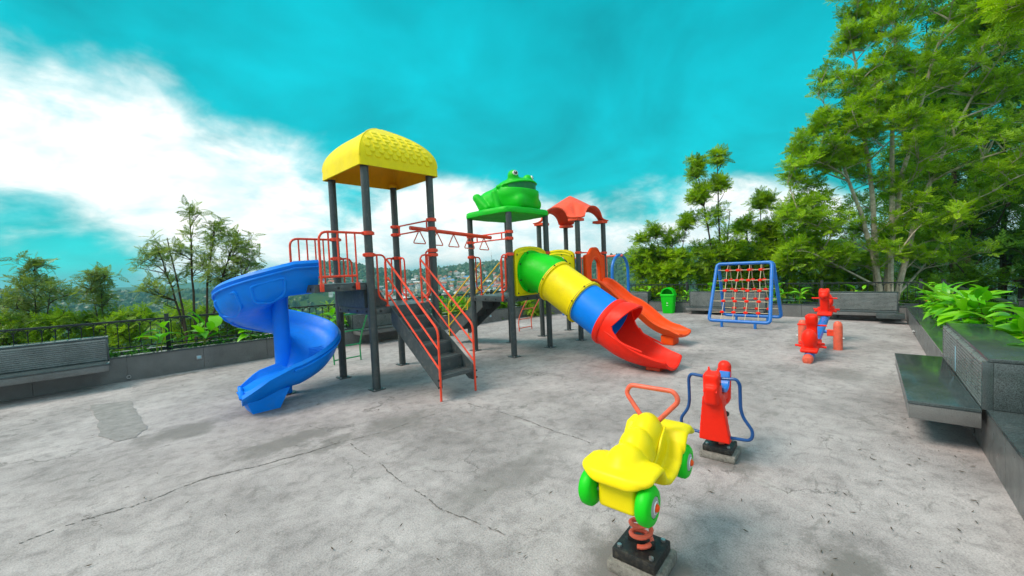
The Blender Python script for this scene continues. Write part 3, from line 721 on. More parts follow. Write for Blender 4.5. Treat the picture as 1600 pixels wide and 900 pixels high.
# --- coral pavilion roof (tower C)
def red_roof():
    cx, cy = TC[0]+SX/2, TC[1]+SY/2; z0 = 2.655; hw = .64; n = 56
    def arch(u): 
        t = np.abs(u)/.36; return np.where(t < 1, .30*np.sqrt(np.clip(1-t**2.2, 0, 1)), 0)
    g = np.linspace(-hw, hw, n); U, Vv = np.meshgrid(g, g, indexing='ij')
    def h_(U, Vv):
        a = np.maximum(arch(U), arch(Vv)); r = np.hypot(U, Vv)
        cn = np.clip((np.minimum(np.abs(U), np.abs(Vv))-.22)/.40, 0, 1); pyr = (.60-.56*r**1.05)*(1-cn*cn*(3-2*cn))*np.clip((hw*1.02-np.maximum(np.abs(U), np.abs(Vv)))/.16, 0, 1)**.35
        m = np.maximum(a*np.clip(1.0, 0, 1), pyr); sm = -smin(-a, -pyr, .05); return np.maximum(m, sm)+.02*(1-np.maximum(np.abs(U), np.abs(Vv))/hw)
    Z = h_(U, Vv); th = .026
    top = np.stack([cx+U, cy+Vv, z0+.03+Z], -1).reshape(-1, 3); bot = np.stack([cx+U*.985, cy+Vv*.985, z0+.03+Z-th], -1).reshape(-1, 3)
    vs = top.tolist()+bot.tolist(); N2 = n*n; fs = []
    for i in range(n-1):
        for k in range(n-1):
            a, b, c, d = i*n+k, (i+1)*n+k, (i+1)*n+k+1, i*n+k+1; fs += [(a, b, c, d), (N2+d, N2+c, N2+b, N2+a)]
    edge = [(i, 0) for i in range(n)]+[(n-1, k) for k in range(1, n)]+[(i, n-1) for i in range(n-2, -1, -1)]+[(0, k) for k in range(n-2, 0, -1)]
    E_ = [i*n+k for i, k in edge]
    fs += [(E_[i], E_[(i+1) % len(E_)], N2+E_[(i+1) % len(E_)], N2+E_[i]) for i in range(len(E_))]
    mb = MB(); mb.add(vs, fs); roof = part(mb, 'pavilion_roof', 'coral', angle=60); lab(roof, 'coral red pointed roof with four arches')
    for sx in (-1, 1):
        for sy in (-1, 1):
            MB().lathe([(.066, 0), (.07, .02), (.07, .05), (.0, .052)], 16, (cx+sx*SX/2, cy+sy*SY/2, z0-.012)).build('post_socket', 'coral', roof)
            m_ = MB(); m_.box(cx+sx*(hw-.15)-.13, cx+sx*(hw-.15)+.13, cy+sy*(hw-.15)-.13, cy+sy*(hw-.15)+.13, z0-.03, z0+.0295, .012); m_.build('roof_foot', 'coral', roof)
red_roof()

# --- railings and handles
def tubes(paths, r, name, mat, parent=None, label=None, seg=8):
    mb = MB()
    for p in paths: mb.tube(p, r, seg)
    o = part(mb, name, mat, parent)
    if label: lab(o, label)
    return o
TR = .0165
def landing_rail(y, sgn):
    xa, xb = 2.0, TA[0]; zt, zb = 2.20, 1.62
    rail = tubes([roundpath([(xa, y, 1.47), (xa, y, zt), (xb, y, zt)], .12)], TR, 'landing_rail', 'railred')
    MB().tube([(xa, y, zb), (xb-.19, y, zb)], TR*.9, 8).build('bottom_bar', 'railred', rail)
    for k in range(1, 5):
        x = xa+(xb-.19-xa)*k/4; MB().tube([(x, y, zb if k < 4 else 1.47), (x, y, zt)], TR*.72, 7).build('baluster', 'railred', rail)
    for x in (xa, xb-.19):
        m = MB(); m.box(x-.025, x+.025, y-.012+sgn*.012, y+.012+sgn*.012, 1.43, 1.53, .004); m.build('foot_bracket', 'railred', rail)
    clamp(xb, y, zt)
landing_rail(TA[1], -1); landing_rail(TA[1]+SY, 1)
def handle_loop(px, py, dx, dy, z0, z1=1.90, w=.24):
    ux, uy = dx*w, dy*w; o_ = .05
    p = [(px+dx*PR, py+dy*PR, z1), (px+ux, py+uy, z1), (px+ux, py+uy, z0+.10), (px+ux, py+uy, z0-.06)]
    h = tubes([roundpath(p, .09)], TR*.85, 'handle_loop', 'railred')
    q = [(px+dx*.11, py+dy*.11, z1), (px+dx*.11, py+dy*.11, z0+.14), (px+ux, py+uy, z0+.07)]
    MB().tube(roundpath(q, .07), TR*.8, 7).build('inner_bar', 'railred', h)
    m = MB(); m.box(px+ux-.022, px+ux+.022, py+uy-.022, py+uy+.022, z0-.09, z0+.02, .004); m.build('foot_bracket', 'railred', h)
    clamp(px, py, z1)
cA, cB, cC = corners(TA), corners(TB), corners(TC)
handle_loop(*cA[0], 1, 0, DECK); handle_loop(*cA[1], -1, 0, DECK)
handle_loop(*cA[1], 0, 1, DECK, 1.97, .2); handle_loop(*cA[2], 0, -1, DECK); handle_loop(*cA[2], -1, 0, DECK); handle_loop(*cA[3], 1, 0, DECK)
handle_loop(*cB[3], 1, 0, 1.12); handle_loop(*cB[2], -1, 0, 1.12); handle_loop(*cB[0], -.15, 1, 1.12, 1.90, .2)
handle_loop(*cC[3], 1, 0, 1.12); handle_loop(*cC[2], -1, 0, 1.12)

# --- stairs
def stairs(x0, x1, ytop, dirn, ztop, run, n, rail_mat, label):
    # stringers from the deck down in direction dirn (-1 towards viewer, +1 away)
    y0, y1 = ytop, ytop+dirn*run; mb = MB()
    st = None
    for x in (x0, x1-.012):
        m = MB(); a = .24
        pts = [(y0, ztop-.01), (y0, ztop-.26), (y1-dirn*.10, .16), (y1, .16), (y1, .36)]
        m.v = [(x, y, z) for y, z in pts]+[(x+.012, y, z) for y, z in pts]; k = len(pts)
        m.f = [tuple(range(k)), tuple(range(k, 2*k))[::-1]]+[(i, (i+1) % k, k+(i+1) % k, k+i) for i in range(k)]
        if st is None: st = part(m, 'staircase', 'deckm', smooth=False); lab(st, label)
        else: m.build('stringer', 'deckm', st, False)
    h = (ztop-.31)/n
    for k in range(n):
        z = ztop-(k+1)*(ztop-.31)/n+.0; ya = y0+dirn*run*k/n; yb = y0+dirn*run*(k+1)/n
        m = MB(); m.box(x0+.013, x1-.013, min(ya, yb)+.001, max(ya, yb)-.001, z-.012, z, .002); m.build('tread', 'deckm', st)
        m = MB(); m.box(x0+.0135, x1-.0135, ya+(-.004 if dirn > 0 else -.004), ya+.004, z+.001, z+h-.013, .0); m.build('riser', 'deckm', st)
        m = MB(); m.box(x0+.0135, x1-.0135, yb-.006, yb+.006, z-.045, z-.0125, .002); m.build('nosing', 'deckm', st)
    for x in (x0-.018, x1+.018):
        ys = y0-dirn*.0; leg_y = y1
        rl = tubes([roundpath([(x, ys, ztop+.66), (x, leg_y, .90), (x, leg_y, .001)], .08)], TR*.9, 'stair_rail', rail_mat)
        slope = (ztop+.66-.90)/run
        for dz in (.25, .50):
            MB().tube([(x, ys, ztop+.66-dz), (x, leg_y, .90-dz)], TR*.75, 7).build('mid_bar', rail_mat, rl)
        for zz in (.18, .27):
            MB().lathe([(.013, 0), (.013, .014), (0, .014)], 8, (x+(.02 if x > x0 else -.02), leg_y, zz), (1 if x > x0 else -1, 0, 0)).build('bolt', 'black', rl)
stairs(2.93, 3.46, TA[1]-.035, -1, DECK, 1.15, 5, 'railred', 'dark steel stairs with red rails in front of the yellow roofed tower')
stairs(TB[0]+.27, TB[0]+.80, TB[1]+SY+.035, 1, 1.12, 1.15, 5, 'railyel', 'dark steel stairs with yellow rails at the far side of the frog tower')

# --- ladders
def curved_ladder(xa, xb, y0, ztop, y1, mat, label, bulge=.1, n=5):
    cp = [V(0, y0, ztop), V(0, y0+(y1-y0)*.45, ztop-.02), V(0, y0+(y1-y0)*.80, ztop*.62), V(0, y1, ztop*.28), V(0, y1+.0, 0)]
    P_ = spline(cp, 8); o = None
    for x in (xa, xb):
        m = MB(); m.tube([(x, p.y, p.z) for p in P_], TR*.85, 8)
        if o is None: o = part(m, 'curved_ladder', mat); lab(o, label)
        else: m.build('side_rail', mat, o)
    for k in range(n):
        p = P_[int(6+(len(P_)-9)*k/(n-1))]; MB().tube([(xa, p.y, p.z), (xb, p.y, p.z)], TR*.75, 7).build('rung', mat, o)
curved_ladder(2.96, 3.47, TA[1]+SY, 1.14, 7.48, 'railgreen', 'green curved ladder at the back of the yellow roofed tower')
curved_ladder(7.62, 8.12, TC[1]+SY, 1.10, 7.15, 'springred', 'faded red curved ladder at the back of the red roofed tower')

# --- monkey bars
def monkey():
    ya, yb = TA[1], TA[1]+SY; xa, xb = TA[0]+SX, TB[0]; ym = ya+SY*.50; yb2 = TB[1]+SY*.5
    fr = tubes([[(xa, ya, 2.45), (xa, yb, 2.45)], [(xa, ya, 2.31), (xa, yb, 2.31)], [(xa, ya+.13, 2.31), (xa, ya+.13, 2.45)], [(xa, yb-.13, 2.31), (xa, yb-.13, 2.45)]], TR*.8, 'end_frame', 'railred')
    f2 = tubes([[(xb, TB[1], 2.31), (xb, TB[1]+SY, 2.31)], [(xb, TB[1], 2.19), (xb, TB[1]+SY, 2.19)], [(xb, TB[1]+.2, 2.19), (xb, TB[1]+.2, 2.31)], [(xb, TB[1]+SY-.2, 2.19), (xb, TB[1]+SY-.2, 2.31)]], TR*.8, 'end_frame', 'railred')
    for (x, y, z) in ((xa, ya, 2.45), (xa, ya, 2.31), (xa, yb, 2.45), (xa, yb, 2.31), (xb, TB[1], 2.31), (xb, TB[1], 2.19), (xb, TB[1]+SY, 2.19), (xb, TB[1]+SY, 2.31)): clamp(x, y, z)
    a, b = V(xa-.05, ym, 2.38), V(xb+.05, yb2, 2.25)
    beam = tubes([[a, b]], .034, 'overhead_beam', 'railred', None, 'red overhead beam with hanging triangle handles', 12)
    for k in range(5):
        p = a.lerp(b, .10+.80*k/4); m = MB(); w, h = .14, .24
        m.tube(roundpath([p+V(0, 0, -.02), p+V(-w*.9, 0, -h), p+V(w*.9, 0, -h-.01)], .035, 5, True), .010, 7, closed=True); m.build('triangle_handle', 'springred', beam)
monkey()

# --- panels with openings
def plate(outer, inner, nrm, th, n=72):
    """outer/inner: functions angle->(u,v) around a centre; returns verts in (u,v,w) and faces"""
    vs = []; fs = []
    for w in (0, th):
        for fn in (outer, inner): vs += [(*fn(2*math.pi*k/n), w) for k in range(n)]
    for k in range(n):
        k2 = (k+1) % n; fs += [(k, k2, n+k2, n+k), (2*n+k2, 2*n+k, 3*n+k, 3*n+k2), (k2, k, 2*n+k, 2*n+k2), (n+k, n+k2, 3*n+k2, 3*n+k)]
    return vs, fs
def poly_ray(poly, a):
    dx, dy = math.cos(a), math.sin(a); best = 1e9
    for i in range(len(poly)):
        (x1, y1), (x2, y2) = poly[i], poly[(i+1) % len(poly)]; ex, ey = x2-x1, y2-y1; den = dx*ey-dy*ex
        if abs(den) < 1e-9: continue
        t = (x1*ey-y1*ex)/den; u = (x1*dy-y1*dx)/den
        if t > 0 and -1e-6 <= u <= 1+1e-6: best = min(best, t)
    return (dx*best, dy*best)
def panel(name, label, mat, outer, inner, org, ux, uz, th=.05):
    vs, fs = plate(lambda a: poly_ray(outer, a), lambda a: poly_ray(inner, a), None, th)
    ux, uz = Vector(ux), Vector(uz); un = ux.cross(uz); o = Vector(org)
    mb = MB(); mb.add([o+ux*u+uz*v+un*w for (u, v, w) in vs], fs); p = part(mb, name, mat, angle=35); lab(p, label); return p, (lambda u, v, w: o+ux*u+uz*v+un*w)
def ngon(r, n=40, ry=None): return [(r*math.cos(2*math.pi*k/n), (ry or r)*math.sin(2*math.pi*k/n)) for k in range(n)]
W2 = .455
tun_out = [(-W2, -.44), (W2, -.44), (W2, .36)]+[(W2*math.cos(R(a)), .36+.13*math.sin(R(a))) for a in range(0, 181, 15)][1:]+[(-W2, -.44)][0:0]
def tunnel_panel(org, ux, label):
    p, f = panel('tunnel_panel', label, 'yellow', tun_out, ngon(.345), org, ux, (0, 0, 1), .045)
    out = .047; rim = [(W2-.03, -.41)]; m = MB()
    m.tube([f(x*.93, y*.93, out) for x, y in tun_out], .011, 6, closed=True); m.build('rim_bead', 'yellow', p)
    m = MB(); m.tube([f(x*.87*math.cos(0), y*.8, out) for x, y in [(W2*math.cos(R(a)), .36+.13*math.sin(R(a))) for a in range(10, 171, 10)]], .012, 6); m.build('bead', 'yellow', p)
    for (u, v) in ((-W2+.05, -.39), (W2-.05, -.39), (-W2+.05, .33), (W2-.05, .33)):
        MB().lathe([(.016, 0), (.016, .016), (0, .018)], 10, f(u, v, out-.003), (f(0, 0, 1)-f(0, 0, 0))).build('bolt', 'black', p)
    return p
tunnel_panel((TB[0]+SX/2, TB[1]+.0, 1.56), (1, 0, 0), 'yellow panel where the tube slide starts below the frog')
tunnel_panel((TC[0], TC[1]+SY/2, 1.54), (0, -1, 0), 'yellow panel where the crawl tube meets the red roofed tower')
tunnel_panel((TB[0]+SX, TB[1]+SY/2, 1.54), (0, 1, 0), 'yellow panel on the far side of the frog tower')
mb = MB(); mb.lathe([(.365, 0), (.365, .905), (.335, .905), (.335, 0)], 36, (TB[0]+SX+.048, TB[1]+SY/2-.02, 1.54), (1, 0, 0)); ct = part(mb, 'crawl_tube', 'green'); lab(ct, 'green crawl tube between two towers')
for k in range(8):
    a = R(45*k+20); MB().lathe([(.014, 0), (.014, .016), (0, .018)], 8, (TC[0]-.05, TC[1]+SY/2+.39*math.cos(a), 1.54+.39*math.sin(a)), (-1, 0, 0)).build('bolt', 'black', ct)
for (x, y) in (cB[1], cC[0], cC[1]): clamp(x, y, 1.93)
# barriers on other faces
for (x0_, x1_, y_, nm) in ((TC[0], TC[0]+SX, TC[1], 0),):
    tubes([[(x0_, y_-.01, 1.93), (x1_, y_-.01, 1.93)]], TR*.9, 'crossbar', 'railred')

# --- tube slide
def tube_slide():
    x = TB[0]+SX/2; cp = [(x, 5.13, 1.56), (x, 4.93, 1.545), (x, 4.70, 1.47), (x, 4.52, 1.37), (x, 3.92, 1.0), (x, 3.35, .655)]
    P_ = spline(cp, 6); r0 = .372
    def ringframe(i):
        d = (P_[min(i+1, len(P_)-1)]-P_[max(i-1, 0)]).normalized(); lat = V(1, 0, 0); return (P_[i], lat, lat.cross(d)*1.0)
    def seg(i0, i1, mat, r, name, label):
        fr = []; pr = []; n = 40
        for i in list(range(i0, i1+1)):
            fr.append(ringframe(i)); pr.append([(r*math.cos(2*math.pi*k/n), r*math.sin(2*math.pi*k/n)) for k in range(n)])
        inn = [[(a*.93, b*.93) for a, b in q] for q in pr]
        mb = MB(); mb.sweep(fr, pr, cap=False); mb.sweep(fr, inn, cap=False)
        o = part(mb, name, mat); lab(o, label); return o
    g_ = seg(0, 18, 'green', r0, 'tube_section', 'green elbow of the tube slide'); y_ = seg(18, 24, 'yellow', r0+.003, 'tube_section', 'yellow middle of the tube slide'); b_ = seg(24, 30, 'blue', r0-.010, 'tube_section', 'blue lower part of the tube slide')
    def flange(i, mat, par, r=.405):
        o, la, u = ringframe(i); d = la.cross(u); mb = MB(); mb.lathe([(r0-.03, -.028), (r-.008, -.028), (r, -.02), (r, .02), (r-.008, .028), (r0-.03, .028)], 40, o, d); f = mb.build('flange', mat, par)
        MB().lathe([(r0-.02, -.003), (r+.0012, -.003), (r+.0012, .003), (r0-.02, .003)], 40, o, d).build('seam_gap', 'black', f)
        for k in range(8):
            a = R(45*k+10); c = o+la*(r+.002)*math.cos(a)+u*(r+.002)*math.sin(a); MB().lathe([(.013, 0), (.013, .012), (0, .013)], 8, c, (c-o)).build('bolt', 'black', f)
    flange(18, 'yellow', y_); flange(24, 'yellow', y_)
    mb = MB(); mb.lathe([(r0-.02, 0), (.415, 0), (.41, .03), (r0-.02, .03)], 40, (x, 5.08, 1.56), (0, -1, 0)); f = mb.build('collar', 'green', g_)
    for k in range(8):
        a = R(45*k+22); MB().lathe([(.014, 0), (.014, .016), (0, .018)], 8, (x+.393*math.cos(a), 5.05, 1.56+.393*math.sin(a)), (0, -1, 0)).build('bolt', 'black', f)
    # red hooded exit
    cp = [V(x, 3.42, .695), V(x, 3.22, .58), V(x, 3.0, .48), V(x, 2.78, .425), V(x, 2.58, .405), V(x, 2.40, .41)]
    Q = spline(cp, 7); m = len(Q); fr = []; pr = []; n = 46
    for i, p in enumerate(Q):
        t = i/(m-1); d = (Q[min(i+1, m-1)]-Q[max(i-1, 0)]).normalized(); lat = V(1, 0, 0); u = lat.cross(d)
        if u.z < 0: u = -u
        al = np.interp(t, [0, .06, .09, .14, .22, .35, .55, .75, 1], [179, 178, 150, 118, 100, 86, 76, 66, 52])
        ro = np.interp(t, [0, .05, .3, .6, 1], [.385, .40, .405, .385, .36]); rl = .028
        o = [(ro*math.sin(R(-al+2*al*k/n)), -ro*math.cos(R(-al+2*al*k/n))) for k in range(n+1)]
        inn = [((ro-rl)*math.sin(R(al-2*al*k/n)), -(ro-rl)*math.cos(R(al-2*al*k/n))) for k in range(n+1)]
        fr.append((p+d*0, lat, u)); pr.append(o+inn)
    mb = MB(); mb.sweep(fr, pr); ex = part(mb, 'slide_exit', 'red', angle=50); lab(ex, 'red hooded exit of the tube slide')
    for s in (0, -1):   # rolled rim along the opening
        pts = [Vector(f[0])+Vector(f[1])*p[(46 if s == 0 else 0)][0]+Vector(f[2])*p[(46 if s == 0 else 0)][1] for f, p in zip(fr, pr)][10:]
        MB().tube(pts, .022, 8).build('rolled_rim', 'red', ex)
    pts = [Vector(fr[-1][0])+Vector(fr[-1][1])*a+Vector(fr[-1][2])*b for a, b in pr[-1][:47]]; MB().tube(pts, .022, 8).build('rolled_rim', 'red', ex)
    vf = []; vp = []; nv = 24
    for k in range(15):
        t = k/14; o0, la0, u0 = fr[1]; dd = Vector((0, -.90, -.16)).normalized(); p = Vector(o0)+dd*(.44*t); be = 100*(1-t**1.5)+16; ro = .402-.03*t*t; uu = V(1, 0, 0).cross(dd); uu = uu if uu.z > 0 else -uu
        uu = (Vector(u0)*(1-t)+uu*t).normalized()
        vp.append([(ro*math.sin(R(-be+2*be*q/nv)), ro*math.cos(R(-be+2*be*q/nv))) for q in range(nv+1)]+[((ro-.026)*math.sin(R(be-2*be*q/nv)), (ro-.026)*math.cos(R(be-2*be*q/nv))) for q in range(nv+1)]); vf.append((p, V(1, 0, 0), uu))
    mv = MB(); mv.sweep(vf, vp); mv.build('visor', 'red', ex, angle=50)
    o, la, u = fr[0]; MB().lathe([(.37, -.03), (.42, -.03), (.425, .03), (.41, .06), (.37, .06)], 40, o, la.cross(u)).build('collar', 'red', ex)
    m_ = MB(); m_.box(x-.09, x+.09, 2.56, 2.78, 0, .062, .01); m_.build('foot', 'coral', ex)
    for sx in (-1, 1): MB().tube(spline([(x+sx*.385, 3.30, .60), (x+sx*.405, 3.0, .44), (x+sx*.37, 2.7, .33)], 8), .016, 7).build('moulded_rib', 'red', ex)
tube_slide()

# --- orange wave slide
def wave_slide():
    x = TC[0]+SX/2; cp = [V(x, 5.02, 1.17), V(x, 4.80, 1.16), V(x, 4.55, 1.00), V(x, 4.30, .80), V(x, 4.08, .70), V(x, 3.86, .56), V(x, 3.60, .36), V(x, 3.36, .25), V(x, 3.14, .215), V(x, 2.98, .215)]
    Q = spline(cp, 6); m = len(Q); fr = []; pr = []
    for i, p in enumerate(Q):
        t = i/(m-1); d = (Q[min(i+1, m-1)]-Q[max(i-1, 0)]).normalized(); lat = V(1, 0, 0); u = lat.cross(d)
        if u.z < 0: u = -u
        w = .255; h = np.interp(t, [0, .1, .5, .85, 1], [.13, .17, .16, .13, .05])
        inn = [(-w+.02, h), (-w+.035, h*.5), (-w+.07, .02), (-w+.12, 0), (0, -.012), (w-.12, 0), (w-.07, .02), (w-.035, h*.5), (w-.02, h)]
        out = [(w+.03, h+.012), (w+.045, h-.02), (w+.02, h-.06), (w-.02, h*.4-.03), (w-.06, -.03), (0, -.04), (-w+.06, -.03), (-w+.02, h*.4-.03), (-w-.02, h-.06), (-w-.045, h-.02), (-w-.03, h+.012)]
        fr.append((p, lat, u)); pr.append(inn+out)
    mb = MB(); n = len(pr[0])
    mb.sweep(fr, pr, cap=False)
    for b_ in (0, (m-1)*n): mb.f.append(tuple(range(b_, b_+n)))
    sl = part(mb, 'wave_slide', 'orange', angle=50); lab(sl, 'orange wave slide below the red roof')
    m_ = MB(); m_.box(x-.15, x+.15, 3.16, 3.42, 0, .20, .03); m_.build('foot', 'orange', sl)
    lip = [Vector(fr[-1][0])+Vector(fr[-1][1])*a+Vector(fr[-1][2])*b for a, b in pr[-1][:9]]; MB().tube(lip, .022, 8).build('end_lip', 'orange', sl)
    o_out = [(-.40, -.24), (.40, -.24), (.41, .36), (.37, .40), (.26, .41), (.21, .46), (.15, .53), (.07, .57), (-.07, .57), (-.15, .53), (-.21, .46), (-.26, .41), (-.37, .40), (-.41, .36)]
    o_in = [(-.17, -.2), (.17, -.2), (.18, .0), (.165, .13), (.13, .23), (.07, .29), (0, .31), (-.07, .29), (-.13, .23), (-.165, .13), (-.18, .0)]
    p, f = panel('slide_panel', 'orange arched panel at the top of the wave slide', 'orange', o_out, o_in, (x, TC[1]-.03, 1.48), (1, 0, 0), (0, 0, 1), .06)
    MB().tube([f(u*1.22, v*1.12, .062) for u, v in o_in[1:]], .018, 7).build('moulded_bead', 'orange', p)
    MB().tube([f(u*.93, v*.93, .062) for u, v in o_out], .014, 7, closed=True).build('moulded_bead', 'orange', p)
wave_slide()

# --- blue spiral slide
def spiral():
    c = V(1.77, 6.23, 0); z0, z1 = 1.50, .33; mb = MB(); fr = []; pr = []
    ri, ro = .10, .70
    def prof(hi, ho, kin):
        # lateral axis points outward from the column; kin = inner wall height
        w0, w1 = -.325, .28
        inn = [(w0-.0, kin), (w0+.03, kin*.45), (w0+.09, .05), (w0+.16, .012), (-.02, -.005), (w1-.13, .03), (w1-.06, .09), (w1-.015, ho*.55), (w1+.01, ho)]
        out = [(w1+.045, ho+.018), (w1+.075, ho-.02), (w1+.05, ho-.055), (w1+.035, ho*.45), (w1-.01, .02), (w1-.09, -.075), (-.02, -.10), (w0+.14, -.085), (w0+.05, -.03), (w0-.02, kin*.4), (w0-.035, kin)]
        return inn+out
    rc = .405
    for k in range(7):     # entry from the landing
        t = k/6; p = V(2.05-.30*t, c.y-rc, z0+.0-.015*t); fr.append((p, V(0, -1, 0), V(0, 0, 1))); pr.append(prof(0, .33, np.interp(t, [0, 1], [.33, .16])))
    N_ = 72; A0 = -90
    for k in range(1, N_+1):
        t = k/N_; a = R(A0-360*t); p = V(c.x+rc*math.cos(a), c.y+rc*math.sin(a), z0-.015+(z1-z0)*(t**1.03)); rad = V(math.cos(a), math.sin(a), 0)
        fr.append((p, rad, V(0, 0, 1))); pr.append(prof(0, np.interp(t, [0, .5, .85, 1], [.33, .30, .26, .22]), np.interp(t, [0, .1, .8, 1], [.16, .22, .2, .15])))
    for k in range(1, 8):
        t = k/7; a = R(-90-14*t); p = V(c.x-.62*t, c.y-rc-.05*t, z1-.13*t); rad = V(-.18*t, -1, 0).normalized()
        fr.append((p, rad, V(0, 0, 1))); q_ = prof(0, np.interp(t, [0, .6, 1], [.22, .17, .06]), np.interp(t, [0, .6, 1], [.15, .15, .06])); sc_ = 1+.16*math.sin(t*math.pi*.5)-.22*max(0, t-.75)/.25
        pr.append([(a*sc_, b) for a, b in q_])
    n = len(pr[0]); mb.sweep(fr, pr, cap=False); mb.f.append(tuple(range(n))); mb.f.append(tuple(range((len(fr)-1)*n, len(fr)*n)))
    sl = part(mb, 'spiral_slide', 'blue', angle=55); lab(sl, 'bright blue spiral slide around a central column')
    MB().lathe([(.085, 0), (.085, .30), (.10, .34), (.105, .42), (.10, 1.25), (.12, 1.50), (.115, 1.68), (.0, 1.70)], 24, (c.x, c.y, 0)).build('column', 'blue', sl)
    MB().lathe([(.13, 0), (.13, .012), (.0, .012)], 18, (c.x, c.y, 0)).build('base_plate', 'post', sl)
    m = MB(); m.add([(1.22, 5.60, 0), (1.52, 5.60, 0), (1.52, 5.92, 0), (1.22, 5.92, 0), (1.14, 5.56, .22), (1.64, 5.58, .24), (1.64, 5.98, .24), (1.14, 5.98, .22)], [(0, 3, 2, 1), (4, 5, 6, 7), (0, 1, 5, 4), (1, 2, 6, 5), (2, 3, 7, 6), (3, 0, 4, 7)]); m.build('foot', 'blue', sl, angle=20)
    lip = [Vector(fr[-1][0])+Vector(fr[-1][1])*a+Vector(fr[-1][2])*b for a, b in pr[-1][:9]]; MB().tube(lip, .028, 8).build('end_lip', 'blue', sl)
    # moulded relief under the upper chute
    def on(ti, s, off=.010):     # ti index along sweep, s along outer skin 0..1 (wall top -> floor middle)
        i = int(ti); q = pr[i][11:16]; u = s*(len(q)-1); j = min(int(u), len(q)-2); f_ = u-j; a = q[j][0]*(1-f_)+q[j+1][0]*f_; b = q[j][1]*(1-f_)+q[j+1][1]*f_
        o, la, upv = fr[i]; return Vector(o)+Vector(la)*(a+off)+Vector(upv)*(b-off*.6)
    for (ia, ib) in ((8, 14), (17, 25), (27, 34)):
        pts = roundpath([on(ia, .18), on(ib, .18), on(ib, .62), on((ia+ib)/2, .80), on(ia, .62)], .05, 4, True); MB().tube(pts, .020, 6, closed=True).build('moulded_relief', 'blue', sl)
    for s in (.12, .30, .46, .62, .78): MB().tube([on(i, s) for i in range(28, 48)], .016, 6).build('moulded_relief', 'blue', sl)
    MB().tube([on(i, .02, .012) for i in range(0, 80)], .016, 6).build('moulded_relief', 'blue', sl)
    for k in range(7):
        i = 62+k*1; o, la, upv = fr[i]; MB().tube([Vector(o)+Vector(la)*a+V(0, 0, .012+max(0, a)*.1) for a in np.linspace(-.08, .12, 6)], .004, 5).build('grip_rib', 'blue', sl)
spiral()

# ------------------------------------------------------------------ spring riders
def spring_base(t, w=.115, zt=.12, spring_top=.46, r=.052, turns=5.2):
    MB().box(-w-.03, w+.03, -w-.02, w+.025, 0, zt*.5, .012).build('mortar_block', 'block', t)
    p = MB(); p.box(-w, w, -w, w, zt*.5+.001, zt, .008); pl = p.build('base_plate', 'black', t)
    for sx in (-1, 1):
        for sy in (-1, 1): MB().lathe([(.012, 0), (.012, .012), (0, .013)], 8, (sx*(w-.03), sy*(w-.03), zt)).build('bolt', 'steel', pl)
    n = int(turns*16); pts = [(r*math.cos(2*math.pi*k/16), r*math.sin(2*math.pi*k/16), zt+.014+(spring_top-zt-.014)*(k/n)**1.15) for k in range(n+1)]
    MB().tube(pts, .0125, 8).build('spring', 'springred', t)
    m = MB(); m.box(-.012, .012, -r-.02, r+.02, zt, zt+.035, .003); m.build('spring_clip', 'black', t)
    MB().lathe([(.075, 0), (.075, .014), (0, .014)], 16, (0, 0, spring_top+.002)).build('top_plate', 'black', t)

